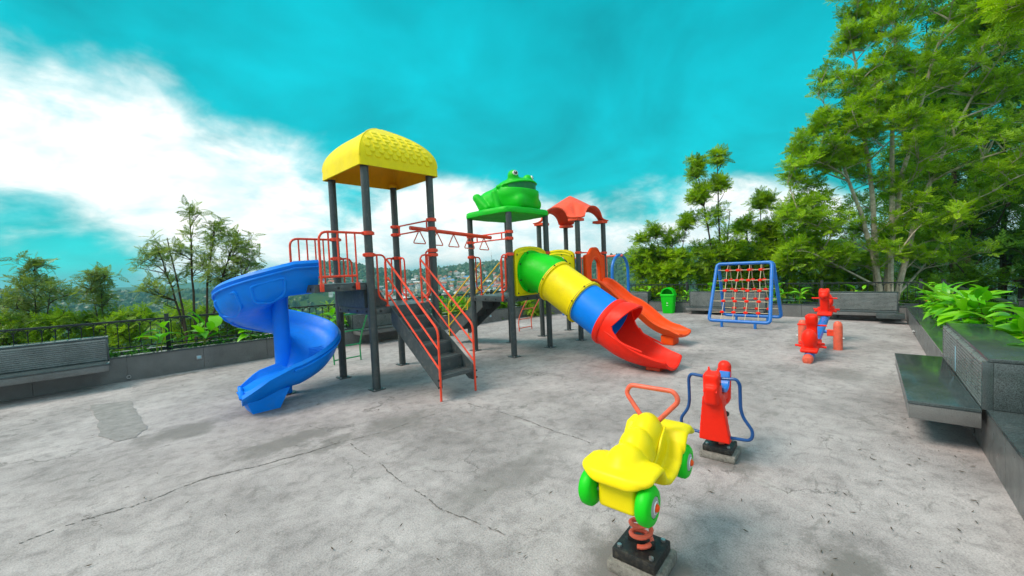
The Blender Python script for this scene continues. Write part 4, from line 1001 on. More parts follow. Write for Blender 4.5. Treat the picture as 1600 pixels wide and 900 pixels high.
def car_rider():
    t = thing('spring_rider', 'yellow toy car spring rider with green wheels and red handle', 'spring rider', (1.93, .985, 0), math.pi+R(4))
    spring_base(t)
    def fn(p):
        q = p.copy(); q[..., 1] = np.abs(q[..., 1])
        d = rbox(q, (.235, 0, .535), (.05, .095, .10), .02)
        d = smin(d, ell(q, (.165, 0, .615), (.12, .095, .10)), .012)
        d = smin(d, ell(q, (.035, 0, .635), (.105, .088, .122)), .004)
        d = smin(d, ell(q, (-.115, 0, .650), (.120, .086, .140)), .004)
        d = smin(d, rbox(q, (-.02, 0, .56), (.27, .078, .085), .03), .03)
        # fenders and running board as one curved plate
        path = [(.345, .585), (.315, .612), (.25, .628), (.17, .630), (.115, .615), (.075, .575), (.045, .525), (-.02, .498), (-.10, .500), (-.17, .535), (-.215, .62), (-.25, .665), (-.33, .672), (-.375, .64)]
        dd = None
        for a, b in zip(path[:-1], path[1:]):
            ax, az = a; bx, bz = b; vx, vz = bx-ax, bz-az; L2 = vx*vx+vz*vz
            tt = np.clip(((q[..., 0]-ax)*vx+(q[..., 2]-az)*vz)/L2, 0, 1); e = np.hypot(q[..., 0]-ax-tt*vx, q[..., 2]-az-tt*vz); dd = e if dd is None else np.minimum(dd, e)
        wid = np.where(q[..., 0] > .12, .185, np.where(q[..., 0] > -.2, .165, .178))
        curve = np.clip((q[..., 1]-.10)/.09, 0, 1)**2*.012
        pl = smax(dd+curve-.023, q[..., 1]-wid, .025); pl = smax(pl, (q[..., 0]-.338+3.2*np.clip(q[..., 1]-.06, 0, 1)**2), .03)
        d = smin(d, pl, .02)
        # front lip curls down
        return d
    me = sdf_mesh('car_body', fn, (-.44, -.23, .40), (.40, .23, .82), .0065)
    b = mkobj('car_body', me, 'yellow', t)
    for s in (-1, 1):      # moulded line along the side of the bonnet
        MB().tube(spline([(.16, s*.098, .60), (.06, s*.094, .585), (-.03, s*.090, .62), (-.09, s*.088, .68), (-.16, s*.082, .715)], 6), .007, 6).build('moulded_line', 'yellow', b)
    for x in (.255, -.265):
        for s in (-1, 1):
            w = MB(); w.lathe([(.0, .0), (.05, 0), (.078, .004), (.09, .016), (.092, .035), (.09, .054), (.078, .066), (.05, .070), (.046, .062), (0, .062)], 32, (x, s*.108, .505), (0, s, 0)); wh = w.build('wheel', 'green', t)
            MB().lathe([(.0, .058), (.044, .058), (.046, .069), (.036, .073), (.0, .073)], 24, (x, s*.108, .505), (0, s, 0)).build('hub', 'hubgrey', wh)
            MB().lathe([(.0, .072), (.018, .072), (.017, .082), (.010, .088), (0, .089)], 14, (x, s*.108, .505), (0, s, 0)).build('hub_cap', 'orange', wh)
            MB().lathe([(.024, .0735), (.026, .078), (.030, .0735)], 20, (x, s*.108, .505), (0, s, 0)).build('hub_ring', 'white', wh)
        MB().tube([(x, -.11, .505), (x, .11, .505)], .012, 8).build('axle', 'steel', t)
    hp = roundpath([(-.17, -.045, .74), (-.195, -.150, .860), (-.20, -.125, .908), (-.20, .125, .908), (-.195, .150, .860), (-.17, .045, .74)], .055, 6)
    MB().tube(hp, .0135, 10).build('handle', 'springred', t)
car_rider()

def horse_rider():
    t = thing('spring_rider', 'red horse spring rider with blue handlebar loops behind the yellow car', 'spring rider', (3.52, 1.07, 0), math.pi+R(5))
    spring_base(t, .11, .10, .34, .045, 5)
    def fn(p):
        q = p.copy(); q[..., 1] = np.abs(q[..., 1]); z = q[..., 2]
        tt = np.clip((z-.19)/.36, 0, 1); hw_ = .105-.045*tt; cx_ = .155+.055*tt
        ch = np.maximum(np.maximum(np.abs(q[..., 0]-cx_)-.032, q[..., 1]-hw_), np.abs(z-.36)-.175)
        d = ch-.008
        d = smin(d, rbox(q, (.215, 0, .625), (.060, .058, .118), .028, roty(.12)), .02)
        d = smin(d, rbox(q, (.262, 0, .572), (.036, .048, .080), .025, roty(.2)), .02)
        d = smin(d, cap_(q, (.175, .030, .72), (.165, .036, .765), .016, .008), .012)
        d = smin(d, rbox(q, (.02, 0, .455), (.20, .040, .075), .03), .03)
        d = smin(d, cap_(q, (.18, 0, .60), (.05, 0, .47), .045, .05), .03)
        d = smin(d, cap_(q, (-.18, 0, .44), (-.235, 0, .69), .056, .052), .03)
        d = smax(d, -(np.hypot(q[..., 0]-.085, z-.47)-.022+0*z), .004); d = smax(d, -(np.hypot(q[..., 0]+.10, z-.43)-.02), .004)
        return d
    me = sdf_mesh('horse_body', fn, (-.34, -.14, .13), (.36, .14, .82), .0085); b = mkobj('horse_body', me, 'red', t)
    m = MB(); pts = spline([(.09, 0, .60), (.04, 0, .555), (-.05, 0, .535), (-.13, 0, .56), (-.175, 0, .66)], 6); fr = []; pr = []
    for i, p in enumerate(pts):
        d = (pts[min(i+1, len(pts)-1)]-pts[max(i-1, 0)]).normalized(); lat = V(0, 1, 0); fr.append((p, lat, lat.cross(d))); pr.append([(-.052, -.012), (.052, -.012), (.056, 0), (.046, .014), (-.046, .014), (-.056, 0)])
    m.sweep(fr, pr, cap=False); m.f.append(tuple(range(6))); m.f.append(tuple(range(len(m.v)-6, len(m.v)))); lab(m.build('saddle', 'railblue', t), 'blue saddle seat')
    for s in (-1, 1):
        h = roundpath([(.19, s*.045, .69), (.19, s*.165, .70), (.18, s*.185, .66), (.17, s*.185, .47), (.16, s*.20, .40), (.15, s*.265, .30), (.15, s*.25, .225), (.15, s*.085, .215)], .05, 5)
        MB().tube(h, .0125, 9).build('handlebar_loop', 'navytube', t)
        MB().lathe([(.012, 0), (.012, .008), (0, .01)], 12, (.225, s*.054, .655), (0, s, 0)).build('eye', 'black', b)
        MB().tube([(.22, s*.052, .69), (.30, s*.044, .60)], .005, 6).build('bridle', 'red', b)
horse_rider()

# ------------------------------------------------------------------ see-saw
def seesaw():
    t = thing('seesaw', 'see-saw with blue beam, two red moulded seats and red bollards', 'see-saw', (8.82, 1.0, 0))
    for s, y in ((-1, -.25), (1, .25)):
        MB().lathe([(.066, 0), (.066, .40), (.060, .45), (.040, .485), (0, .495)], 22, (0, y, 0)).build('bollard', 'springred', t)
        m = MB(); m.box(-.03, .03, y-s*.14, y-s*.06, .24, .33, .008); m.build('bracket', 'railred', t)
        MB().lathe([(.02, 0), (.02, .02), (0, .022)], 8, (0, y+s*.066, .2), (0, s, 0)).build('bolt', 'steel', t)
    MB().tube([(0, -.19, .30), (0, .19, .30)], .026, 10).build('pivot', 'railblue', t)
    ang = math.atan2(.56-.07, 2.45); d = V(math.cos(ang), 0, math.sin(ang)); c = V(-.02, 0, .31)
    MB().tube([c-d*1.36, c+d*1.24], .066, 16).build('beam', 'railblue', t)
    for s in (-1, 1):
        e = c+d*(-1.36 if s < 0 else 1.24); MB().lathe([(.067, -.09), (.070, -.085), (.070, 0), (.055, .04), (.0, .055)], 18, e, d*s).build('end_cap', 'springred', t)
    def fn(p):
        q = p.copy(); q[..., 1] = np.abs(q[..., 1])
        dd = rbox(q, (0, 0, .045), (.27, .115, .03), .025)
        dd = smin(dd, ell(q, (.13, 0, .20), (.12, .105, .17)), .03)             # back shell
        dd = smin(dd, rbox(q, (-.14, 0, .22), (.07, .070, .18), .045), .03)       # neck column
        dd = smin(dd, rbox(q, (-.16, 0, .43), (.085, .080, .085), .05), .03)      # head
        dd = smin(dd, cap_(q, (-.13, .05, .485), (-.11, .05, .50), .026, .022), .03)
        dd = smin(dd, ell(q, (-.24, 0, .41), (.05, .055, .05)), .02)
        dd = smin(dd, cap_(q, (.02, .10, .09), (-.06, .15, .06), .03, .025), .02)
        dd = smax(dd, -ell(q, (.0, 0, .30), (.10, .2, .13)), .03)
        return dd
    me = sdf_mesh('seesaw_seat', fn, (-.36, -.22, -.02), (.34, .22, .62), .0125); me.materials.append(M['red'])
    for (u, sg) in ((-.98, 1), (.90, -1)):
        p = c+d*u; o = mkobj('seat', me, None, t); o.location = (p.x, p.y, p.z+.045)
        o.rotation_euler = (0, -ang, 0) if sg < 0 else (0, ang, math.pi)
        MB().tube([(-.15, -.19, .34), (-.15, .19, .34)], .014, 8).build('grip_bar', 'red', o)
        MB().tube([(.06, -.20, .06), (.06, .20, .06)], .018, 8).build('foot_rest', 'red', o)
seesaw()

# ------------------------------------------------------------------ rope climbing frame
def rope_frame():
    t = thing('climbing_frame', 'blue A-shaped climbing frame with rope nets and red knots', 'climbing frame', (11.24, 2.77, 0))
    hw, top, bot = .66, 1.54, .15; xb, xt = .62, .055
    for s in (-1, 1):
        pts = roundpath([(s*xt, -hw*.92, top), (s*xt, hw*.92, top), (s*xb, hw, bot), (s*xb, -hw, bot)], .09, 5, True)
        MB().tube(pts, .040, 12, closed=True).build('tube_frame', 'railblue', t)
        for y in (-.36, .36): MB().lathe([(.032, .0), (.032, bot)], 12, (s*xb, y, 0)).build('foot', 'railblue', t)
        P_ = lambda u, v: V(s*(xt+(xb-xt)*v)-s*.01, u*(hw*(.92+.08*v)), top+(bot-top)*v)
        us = [-.62, -.22, .18, .58]; vsn = [.12, .30, .48, .66, .85]
        for u in us:
            pr = [P_(u+random.uniform(-.02, .02), v) for v in [.01]+vsn+[.99]]; MB().tube(pr, .0085, 6).build('rope', 'rope', t)
        for v in vsn:
            pr = [P_(u, v+random.uniform(-.012, .012)) for u in (-.96, -.62, -.22, .18, .58, .96)]; MB().tube(pr, .0085, 6).build('rope', 'rope', t)
            for u in us:
                k = mkobj('knot', KNOT, None, t, P_(u, v)); k.rotation_euler = (0, 0, random.uniform(-.2, .2))
kb = MB(); kb.lathe([(.0, -.034), (.024, -.030), (.034, -.012), (.034, .012), (.024, .030), (.0, .034)], 12, (0, 0, 0)); kb.box(-.026, .026, -.045, .045, -.022, .022, .008)
KNOT = kb.build('knot', 'red', None, link=False); KNOT.materials.append(M['red'])
rope_frame()

# ------------------------------------------------------------------ blue arch swing frame behind the slide
def swing():
    t = thing('swing_frame', 'blue arched swing frame with red top bar behind the orange slide', 'swing', (11.55, 6.35, 0))
    for y in (0, 1.9):
        pts = [V(-.5, y, 0), V(-.5, y, 1.45)]+[V(-.5*math.cos(a), y, 1.45+.50*math.sin(a)) for a in np.linspace(.15, math.pi-.15, 12)]+[V(.5, y, 1.45), V(.5, y, 0)]
        MB().tube(pts, .046, 12).build('arch', 'railblue', t)
    MB().tube([(0, -.1, 1.93), (0, 2.0, 1.93)], .036, 10).build('top_bar', 'springred', t)
    for y0 in (.45, 1.05):
        m = MB(); m.box(-.10, .10, y0, y0+.42, .42, .455, .01); s = m.build('swing_seat', 'springred', t)
        for y in (y0+.02, y0+.40): MB().tube([(0, y, 1.90), (0, y, .45)], .014, 6).build('chain', 'springred', s)
swing()

# ------------------------------------------------------------------ litter bin
def bin_():
    t = thing('litter_bin', 'green plastic litter bin with arched hood by the back wall', 'bin', (12.92, 5.40, 0), R(8))
    def ring(w, d, z, n=24):
        return [(w*abs(math.cos(a))**.35*math.copysign(1, math.cos(a)), d*abs(math.sin(a))**.35*math.copysign(1, math.sin(a)), z) for a in [2*math.pi*(k+.5)/n for k in range(n)]]
    def loft(rs, cap=True):
        m = MB(); n = len(rs[0]); vs = [p for r in rs for p in r]; fs = [(i*n+k, i*n+(k+1) % n, (i+1)*n+(k+1) % n, (i+1)*n+k) for i in range(len(rs)-1) for k in range(n)]
        if cap: fs += [tuple(range(n))[::-1], tuple((len(rs)-1)*n+k for k in range(n))]
        return m.add(vs, fs)
    b = loft([ring(.135, .165, .0), ring(.14, .17, .02), ring(.175, .215, .54), ring(.178, .218, .56)]).build('bin_body', 'green', t)
    loft([ring(.19, .23, .561), ring(.195, .235, .575), ring(.195, .235, .61), ring(.185, .225, .625)]).build('rim', 'green', t)
    # hood: arched shell open to the front
    m = MB(); n = 18; vs = []; 
    for x in (-.17, .14):
        for rr in (1.0, .86): vs += [(x, .21*rr*math.cos(a), .60+.235*rr*math.sin(a)) for a in np.linspace(0, math.pi, n)]
    fs = []
    for k in range(n-1): fs += [(k, k+1, 2*n+k+1, 2*n+k), (n+k+1, n+k, 3*n+k, 3*n+k+1), (k+1, k, n+k, n+k+1), (2*n+k, 2*n+k+1, 3*n+k+1, 3*n+k)]
    m.add(vs, fs); m.build('hood', 'green', t, angle=35)
    m = MB(); m.v = [(.135, .20*math.cos(a), .602+.225*math.sin(a)) for a in np.linspace(0, math.pi, n)]; m.f = [tuple(range(n))]; m.build('hood_back', 'green', t)
    # white recycling mark: three bent arrows, and a small figure line under it
    def mark(ox, oy, oz, ux, par):
        m = MB(); s = .036
        for k in range(3):
            a = R(90+120*k); c, s_ = math.cos(a), math.sin(a)
            loc = [(-.35, .55), (.35, .55), (.55, .2), (.85, .2), (.45, -.25), (.05, .2), (.28, .2), (.18, .35), (-.18, .35)]
            vs = [((x*c-y*s_)*s, (x*s_+y*c)*s) for x, y in loc]
            m.add([(ox+ux[0]*u, oy+ux[1]*u, oz+v) for u, v in vs], [tuple(range(9))])
        m.add([(ox+ux[0]*u, oy+ux[1]*u, oz-.085+v) for u, v in ((-.03, 0), (.03, 0), (.03, .012), (-.03, .012))], [(0, 1, 2, 3)])
        m.build('printed_mark', 'white', par, False)
    mark(-.178, .0, .34, (0, -1), b); mark(.0, -.217, .34, (1, 0), b)
bin_()

# ------------------------------------------------------------------ foliage
def frond(nl=6, wid=.085, ll=.36, droop=.18):
    """a pinnate leaf along +x, length 1"""
    vs = []; fs = []
    for i in range(nl):
        t = .18+.74*i/(nl-1); L_ = ll*math.sin(math.pi*(.25+.65*t))
        for s in (-1, 1):
            a = R(48-14*t); o = (t, 0, -droop*t*t); dx, dy = math.cos(a)*L_, s*math.sin(a)*L_
            k = len(vs); px, py = -s*math.sin(a)*wid*.5, math.cos(a)*wid*.5
            vs += [o, (o[0]+dx*.5-px*1.0*s*0+abs(px)*.9, o[1]+dy*.5-s*wid*.28, o[2]-.02), (o[0]+dx, o[1]+dy, o[2]-.07), (o[0]+dx*.42-abs(px)*.9, o[1]+dy*.5+s*wid*.28, o[2]-.02)]
            fs.append((k, k+1, k+2, k+3))
    k = len(vs); vs += [(.9, 0, -droop*.8), (1.05, wid*.4, -droop), (1.25, 0, -droop*1.3), (1.05, -wid*.4, -droop)]; fs.append((k, k+1, k+2, k+3))
    k = len(vs); vs += [(0, .008, 0), (.5, .012, -droop*.25), (1, .004, -droop), (.5, -.012, -droop*.25)]; fs.append((k, k+1, k+2, k+3))
    return np.array(vs, float), np.array(fs)
def broad(n=3):      # simple pointed leaf blade along +x, folded on the midrib
    vs = [(0, 0, 0), (.35, .17, .04), (.75, .13, 0), (1, 0, -.10), (.75, -.13, 0), (.35, -.17, .04), (.5, 0, -.02)]
    return np.array(vs, float), np.array([(0, 6, 1, 1), (1, 6, 3, 2), (0, 5, 6, 6), (5, 4, 3, 6)])
FR_A, FR_B, FR_C = frond(4, .17, .44, .04), frond(4, .16, .44, .10), frond(5, .115, .42, .22)
def leaf_mesh(name, templ, pos, dirs, size, tint, mat, rollj=.5, rng=None):
    rng = rng or np.random.default_rng(3); tv, tf = templ; n = len(pos)
    d = dirs/np.linalg.norm(dirs, axis=1, keepdims=True); upv = np.tile([0, 0, 1.], (n, 1))+rng.normal(0, rollj, (n, 3))
    s = np.cross(upv, d); s /= np.linalg.norm(s, axis=1, keepdims=True)+1e-9; u = np.cross(d, s)
    P_ = pos[:, None, :]+size[:, None, None]*(tv[None, :, 0:1]*d[:, None, :]+tv[None, :, 1:2]*s[:, None, :]+tv[None, :, 2:3]*u[:, None, :])
    nv = len(tv); F = (tf[None]+np.arange(n)[:, None, None]*nv).reshape(-1, 4)
    me = bpy.data.meshes.new(name); me.vertices.add(n*nv); me.vertices.foreach_set('co', P_.reshape(-1).astype(np.float32))
    tri = F[:, 2] == F[:, 3]; lens = np.where(tri, 3, 4); starts = np.concatenate([[0], np.cumsum(lens)[:-1]])
    tri2 = F[:, 0] == F[:, 1]
    loops = np.concatenate([f[:l] for f, l in zip(F, lens)]) if tri.any() else F.reshape(-1)
    me.loops.add(len(loops)); me.loops.foreach_set('vertex_index', loops.astype(np.int32))
    me.polygons.add(len(F)); me.polygons.foreach_set('loop_start', starts.astype(np.int32)); me.update(calc_edges=True)
    at = me.attributes.new('tint', 'FLOAT', 'POINT'); at.data.foreach_set('value', np.repeat(tint, nv).astype(np.float32))
    me.materials.append(M[mat]); return me
def limb(mb, a, b, r0, r1, bend, rng, n=6, seg=6, sag=0):
    a, b = Vector(a), Vector(b); L_ = (b-a).length; off = Vector(rng.normal(0, bend*L_, 3)); c = (a+b)*.5+off+V(0, 0, sag*L_)
    pts = [a*(1-t)**2+c*2*t*(1-t)+b*t*t for t in np.linspace(0, 1, n)]
    mb.tube(pts, [r0+(r1-r0)*t for t in np.linspace(0, 1, n)], seg, cap=False); return pts
def tree(name, label, base, stems, lobes, nbr, ros, nf, fsize, mat, bark='bark', templ=None, seed=1, rstem=.12, start=.35, cat='tree', group=None, upw=.35, young=.25, twigr=.006, seg=7):
    """stems: list of tip points; lobes: (centre, radii, weight) the crown fills; leaves sit in rosettes along the twigs"""
    rng = np.random.default_rng(seed); t = thing(name, label, cat, base, 0, group); B = Vector(base); wood = MB(); stempts = []
    for tip in stems:
        off = V(*rng.normal(0, rstem*.8, 2), 0); tp = Vector(tip)-B; cc = V(off.x*1.2+tp.x*.12, off.y*1.2+tp.y*.12, tp.z*.52)
        pts = [off*(1-q)**2+cc*2*q*(1-q)+tp*q*q+Vector(rng.normal(0, rstem*.18, 3))*min(1, q*4) for q in np.linspace(0, 1, 14)]
        wood.tube(pts, [rstem*(1-.78*q) for q in np.linspace(0, 1, 14)], seg, cap=False); stempts.append(pts)
    pos = []; dirs = []; tint = []; w = np.array([l[2] for l in lobes], float); w /= w.sum()
    for k in range(nbr):
        c, rad, _ = lobes[rng.choice(len(lobes), p=w)]
        v = rng.normal(0, 1, 3); v /= np.linalg.norm(v); v *= rng.uniform(.25, 1)**.45; tip = Vector(c)-B+V(v[0]*rad[0], v[1]*rad[1], v[2]*rad[2])
        best = None
        for sp in stempts:
            for j in range(int(len(sp)*start) if len(sp) > 6 else 0, len(sp)):
                q = sp[j]; dd = (tip-q).length+max(0, q.z-(tip.z-.40*math.hypot(tip.x-q.x, tip.y-q.y)))*2.0
                if best is None or dd < best[0]: best = (dd, q, j/len(sp))
        q = best[1]; L_ = (tip-q).length; r0 = min(rstem*.55, .008+.014*L_)
        pts = limb(wood, q, tip, r0, twigr*.7, .11, rng, 7, 5, .08)
        if k < nbr*.35 and L_ > .7: stempts.append(pts[2:6]*1)
        # side twigs and rosettes
        for j in range(ros):
            f_ = 1-(j/ros)**1.2*.62*(1 if L_ > .6 else .8); i0 = min(int(f_*6), 5); p = pts[i0].lerp(pts[min(i0+1, 6)], f_*6-i0 if f_ < 1 else 0)
            if f_ >= 1: p = pts[6]; axis = (pts[6]-pts[5]).normalized()
            else:
                axis = Vector(rng.normal(0, 1, 3)); axis.z = abs(axis.z)*.6+upw; axis.normalize(); e = p+axis*rng.uniform(.25, .8)*fsize*1.6
                wood.tube([p, e], [twigr, twigr*.6], 4, cap=False); p = e
            axis = (axis+V(0, 0, upw)).normalized(); yb = rng.uniform(0, 1)*young*1.2+(.45*young if j == 0 else 0)
            for m_ in range(nf):
                a = 2*math.pi*(m_+rng.uniform(-.3, .3))/nf; s_, u_ = frame_for(axis); el = rng.uniform(.0, .9)
                dv = (s_*math.cos(a)+u_*math.sin(a))*math.cos(el)+axis*math.sin(el); pos.append(p-axis*rng.uniform(0, .35)*fsize); dirs.append(dv); tint.append(min(1, max(0, yb+rng.normal(0, .10)+.25*young*el)))
    pos = np.array([tuple(p) for p in pos]); dirs = np.array([tuple(d) for d in dirs]); n = len(pos)
    size = fsize*rng.uniform(.6, 1.15, n)
    wood.build('trunk', bark, t)
    me = leaf_mesh('crown', templ or FR_A, pos, dirs, size, np.array(tint), mat, .45, rng); mkobj('crown', me, None, t)
    return t

def P3(x, y, d):     # world point along a photograph pixel at forward depth d
    return RAY(x, y, d)
def lobe(x, y, d, rx, ry, w=1, rd=None):   # crown lobe from its place in view, radii in metres
    p = P3(x, y, d); return (p, (rx, rx if rd is None else rd, ry), w)
def gz(x, d, z): p = P3(x, 445, d); return (p.x, p.y, z)
m_per = lambda px, d: px*d/FPX

# big tree on the right behind the back fence
D = 13.2
tree('broad_tree', 'tall leafy tree with pale multiple trunks behind the back fence on the right', gz(1385, D, -2.0),
     [P3(1330, 60, D), P3(1400, 20, D+.4), P3(1480, 30, D-.2), P3(1290, 200, D), P3(1540, 120, D+.5)],
     [lobe(1345, 120, D, 1.35, 2.0, 1.3), lobe(1440, 60, D, 2.0, 2.2, 1.7), lobe(1545, 90, D+.4, 1.9, 2.3, 1.5), lobe(1300, 225, D, 1.25, 1.0, .9), lobe(1262, 262, D-.1, .75, .65, .5),
      lobe(1400, 220, D, 2.0, 1.5, 1.4), lobe(1530, 250, D+.3, 2.0, 1.7, 1.3), lobe(1275, 345, D, 1.1, .8, .8), lobe(1400, 340, D+.5, 1.9, 1.1, .9), lobe(1380, -20, D, 1.3, 1.0, .6), lobe(1330, 400, D+.4, 1.7, .5, .7), lobe(1250, 400, D+.2, 1.0, .6, .6), lobe(1450, 390, D+.6, 1.6, .6, .6)],
     620, 7, 6, .27, 'leaf_big', 'bark', FR_A, 11, .115, .22, young=.9, upw=.75)
D2 = 19
for k, (px, py, rr, seed) in enumerate([(1500, 250, 3.2, 21), (1610, 210, 3.4, 22), (1450, 330, 2.4, 23), (1570, 380, 3.0, 24), (1700, 250, 3.5, 25)]):
    tree('dark_tree', ['dark green tree behind the pale trunked tree', 'dark green tree at the right edge of the view', 'low dark tree behind the far right corner', 'dark low tree above the broad planter leaves', 'dark tree just beyond the right edge'][k],
         gz(px, D2+k*.6, -3.0), [P3(px, py-150, D2+k*.6), P3(px+40, py-60, D2+k*.6)],
         [lobe(px, py, D2+k*.6, rr, rr*1.2, 1), lobe(px, py+130, D2+k*.6, rr, rr*.7, .7), lobe(px, py-160, D2+k*.6, rr*.8, rr, .6)], 150, 6, 6, .48, 'leaf_dark', 'barkdark', FR_B, seed, .17, .15, young=.6)
# bright spray hanging in from the upper right corner
tree('overhanging_tree', 'bright green branch hanging in at the upper right corner', (8.6, -3.2, -2.0), [P3(1660, -60, 6.2), P3(1720, -120, 6.5)],
     [lobe(1590, 12, 6.2, .28, .22, 1), lobe(1650, -20, 6.2, .7, .5, 1.2)], 26, 5, 6, .24, 'leaf_mid', 'bark', FR_C, 31, .08, .6, young=1.0)
# middle trees behind the rope frame
D = 14.6
tree('slim_tree', 'slim tree with two bare-necked tops behind the rope frame', gz(1128, D, -2.0), [P3(1085, 255, D), P3(1120, 245, D), P3(1140, 330, D)],
     [lobe(1088, 268, D, .26, .40, 1), lobe(1092, 305, D, .33, .30, .9), lobe(1121, 250, D, .22, .22, .5), lobe(1125, 290, D, .26, .25, .4), lobe(1110, 340, D, .5, .35, .8), lobe(1135, 385, D, .6, .5, 1)],
     75, 5, 6, .25, 'leaf_mid', 'barkdark', FR_A, 41, .055, .45, young=.9)
tree('slim_tree', 'rounder young tree to the right of the slim tree, above the rope frame', gz(1180, D+.4, -2.0), [P3(1190, 310, D+.4), P3(1165, 350, D+.4)],
     [lobe(1192, 318, D+.4, .40, .35, 1), lobe(1165, 355, D+.4, .45, .35, 1), lobe(1200, 360, D+.4, .4, .35, .8), lobe(1180, 400, D+.4, .6, .4, .8)], 60, 5, 6, .25, 'leaf_mid', 'barkdark', FR_A, 42, .05, .4, young=.8)
tree('slim_tree', 'small sparse tree left of the slim tree beyond the bin', gz(1052, D+.2, -2.0), [P3(1050, 355, D+.2), P3(1075, 345, D+.2), P3(1022, 358, D+.2)],
     [lobe(1075, 350, D+.2, .22, .25, .6), lobe(1050, 375, D+.2, .35, .25, 1), lobe(1022, 362, D+.2, .18, .22, .5), lobe(1002, 378, D+.2, .2, .2, .5), lobe(1040, 405, D+.2, .7, .4, 1.3)], 55, 4, 6, .24, 'leaf_mid', 'barkdark', FR_A, 43, .04, .35, young=.55)
for k, (px, py, d, rx, rz, yg, seed) in enumerate([(1010, 415, 15.2, .75, .65, .8, 51), (1050, 420, 14.8, .7, .6, 1.0, 52), (1105, 412, 15.0, .8, .75, .6, 53), (1160, 405, 15.3, .8, .8, .7, 54), (1215, 400, 15.0, .75, .85, .9, 55), (1245, 350, 15.6, .8, 1.1, .7, 56), (1275, 415, 15.0, .9, .8, .6, 57), (1340, 420, 15.6, .9, .7, .5, 58)]):
    tree('bush', ['light green bush beside the blue swing arch', 'yellow-green bush above the litter bin', 'bush behind the left leg of the rope frame', 'bush behind the middle of the rope frame', 'bush behind the right leg of the rope frame', 'tall bush left of the pale trunked tree', 'bush behind the see-saw', 'low bush under the pale trunked tree'][k],
         gz(px, d, -2.2), [P3(px-12, py-15, d), P3(px+14, py-10, d)], [lobe(px, py, d, rx, rz, 1), lobe(px, py+40, d, rx*.9, rz*.7, .5)], 60, 5, 6, .27, 'leaf_mid', 'barkdark', FR_B, seed, .03, .3, cat='bush', young=yg)

# left side: feathery young trees beyond the fence
D = 10.4
tree('feathery_tree', 'large feathery tree with several tops left of the spiral slide', gz(300, D, -2.2), [P3(296, 330, D), P3(335, 345, D), P3(372, 360, D), P3(245, 385, D), P3(262, 372, D)],
     [lobe(296, 345, D, .28, .40, .9), lobe(262, 392, D, .30, .35, .9), lobe(235, 410, D, .34, .40, 1), lobe(300, 400, D, .45, .50, 1.2), lobe(338, 375, D, .30, .5, 1), lobe(375, 385, D, .32, .4, 1), lobe(350, 430, D, .55, .4, 1.2), lobe(260, 450, D, .6, .45, 1.2), lobe(390, 420, D, .35, .3, .6)],
     78, 4, 4, .25, 'leaf_grey', 'barkdark', FR_C, 61, .05, .35, young=.65)
D = 11.5
tree('feathery_tree', 'small pointed feathery tree at the left edge of the view', gz(50, D, -2.5), [P3(53, 408, D), P3(80, 440, D)],
     [lobe(54, 418, D, .14, .20, .5), lobe(54, 445, D, .45, .28, 1), lobe(40, 480, D, .6, .3, 1), lobe(90, 460, D, .4, .25, .8)], 26, 4, 5, .30, 'leaf_grey', 'barkdark', FR_C, 62, .035, .3, young=.5)
tree('feathery_tree', 'small rounded feathery tree between the two larger ones on the left', gz(155, D, -2.5), [P3(155, 425, D), P3(142, 440, D)],
     [lobe(155, 432, D, .24, .22, 1), lobe(152, 460, D, .36, .35, 1.2)], 24, 4, 4, .25, 'leaf_grey', 'barkdark', FR_C, 63, .03, .35, young=.5)
rs = random.Random(3)
SHL = ['at the left edge of the view', 'below the pointed feathery tree', 'right of the pointed feathery tree', 'below the small rounded feathery tree', 'just left of the fence post', 'under the large feathery tree', 'behind the planter plants beside the blue slide', 'behind the blue spiral slide', 'seen through the landing rail of the yellow tower', 'behind the green curved ladder', 'behind the red stair rails', 'behind the yellow stair rails', 'left of the tube slide panel', 'below the tube slide panel', 'behind the posts of the red roof']
for k, (px, py, d, rx) in enumerate([(5, 505, 11.3, .85), (50, 500, 12.2, .8), (100, 495, 11.6, .75), (155, 500, 11.8, .7), (205, 500, 11.2, .65), (285, 492, 11.2, .8), (350, 485, 11.4, .8), (430, 500, 12, .7), (525, 494, 12.5, .7), (570, 492, 12.8, .6), (640, 486, 13, .6), (712, 476, 13.2, .55), (775, 478, 13.6, .5), (835, 474, 14, .6), (905, 470, 14.6, .6)]):
    tree('shrub', 'green shrub beyond the fence '+SHL[k], gz(px, d, -2.6), [P3(px-8, py-8, d), P3(px+12, py-5, d)], [lobe(px, py+8, d, rx, .36, 1), lobe(px, py+40, d, rx, .4, .6)], 40, 4, 5, .24, 'leaf_shrub', 'barkdark', FR_C if k % 2 else FR_B, 70+k, .02, .3, cat='shrub', group='shrubs beyond the left fence', young=.5+.3*(k % 3))

# ------------------------------------------------------------------ planter plants with broad leaves
def blade(bend, fold, wid, n=9):
    vs = []; fs = []
    for i in range(n+1):
        t = i/n; w = wid*(math.sin(math.pi*min(1, t*1.02)**.72))**.9*(1 if t < .98 else .2)+.004
        a = bend*t; x = math.sin(a)/bend if bend else t; z = -(1-math.cos(a))/bend if bend else 0
        wav = .02*math.sin(t*9)
        for (s, k) in ((-1, 1), (-.5, .5), (0, 0), (.5, .5), (1, 1)): vs.append((x, s*w, z+k*fold*w+wav*s*k))
    for i in range(n):
        for k in range(4): fs.append((i*5+k, i*5+k+1, (i+1)*5+k+1, (i+1)*5+k))
    m = MB(); m.v = vs; m.f = fs; me = m.build('leaf', 'leaf_planter', None, link=False, angle=None); me.materials.append(M['leaf_planter']); return me
BL = [blade(.9, .35, .15), blade(1.5, .25, .19), blade(.45, .5, .13), blade(1.2, .15, .24)]
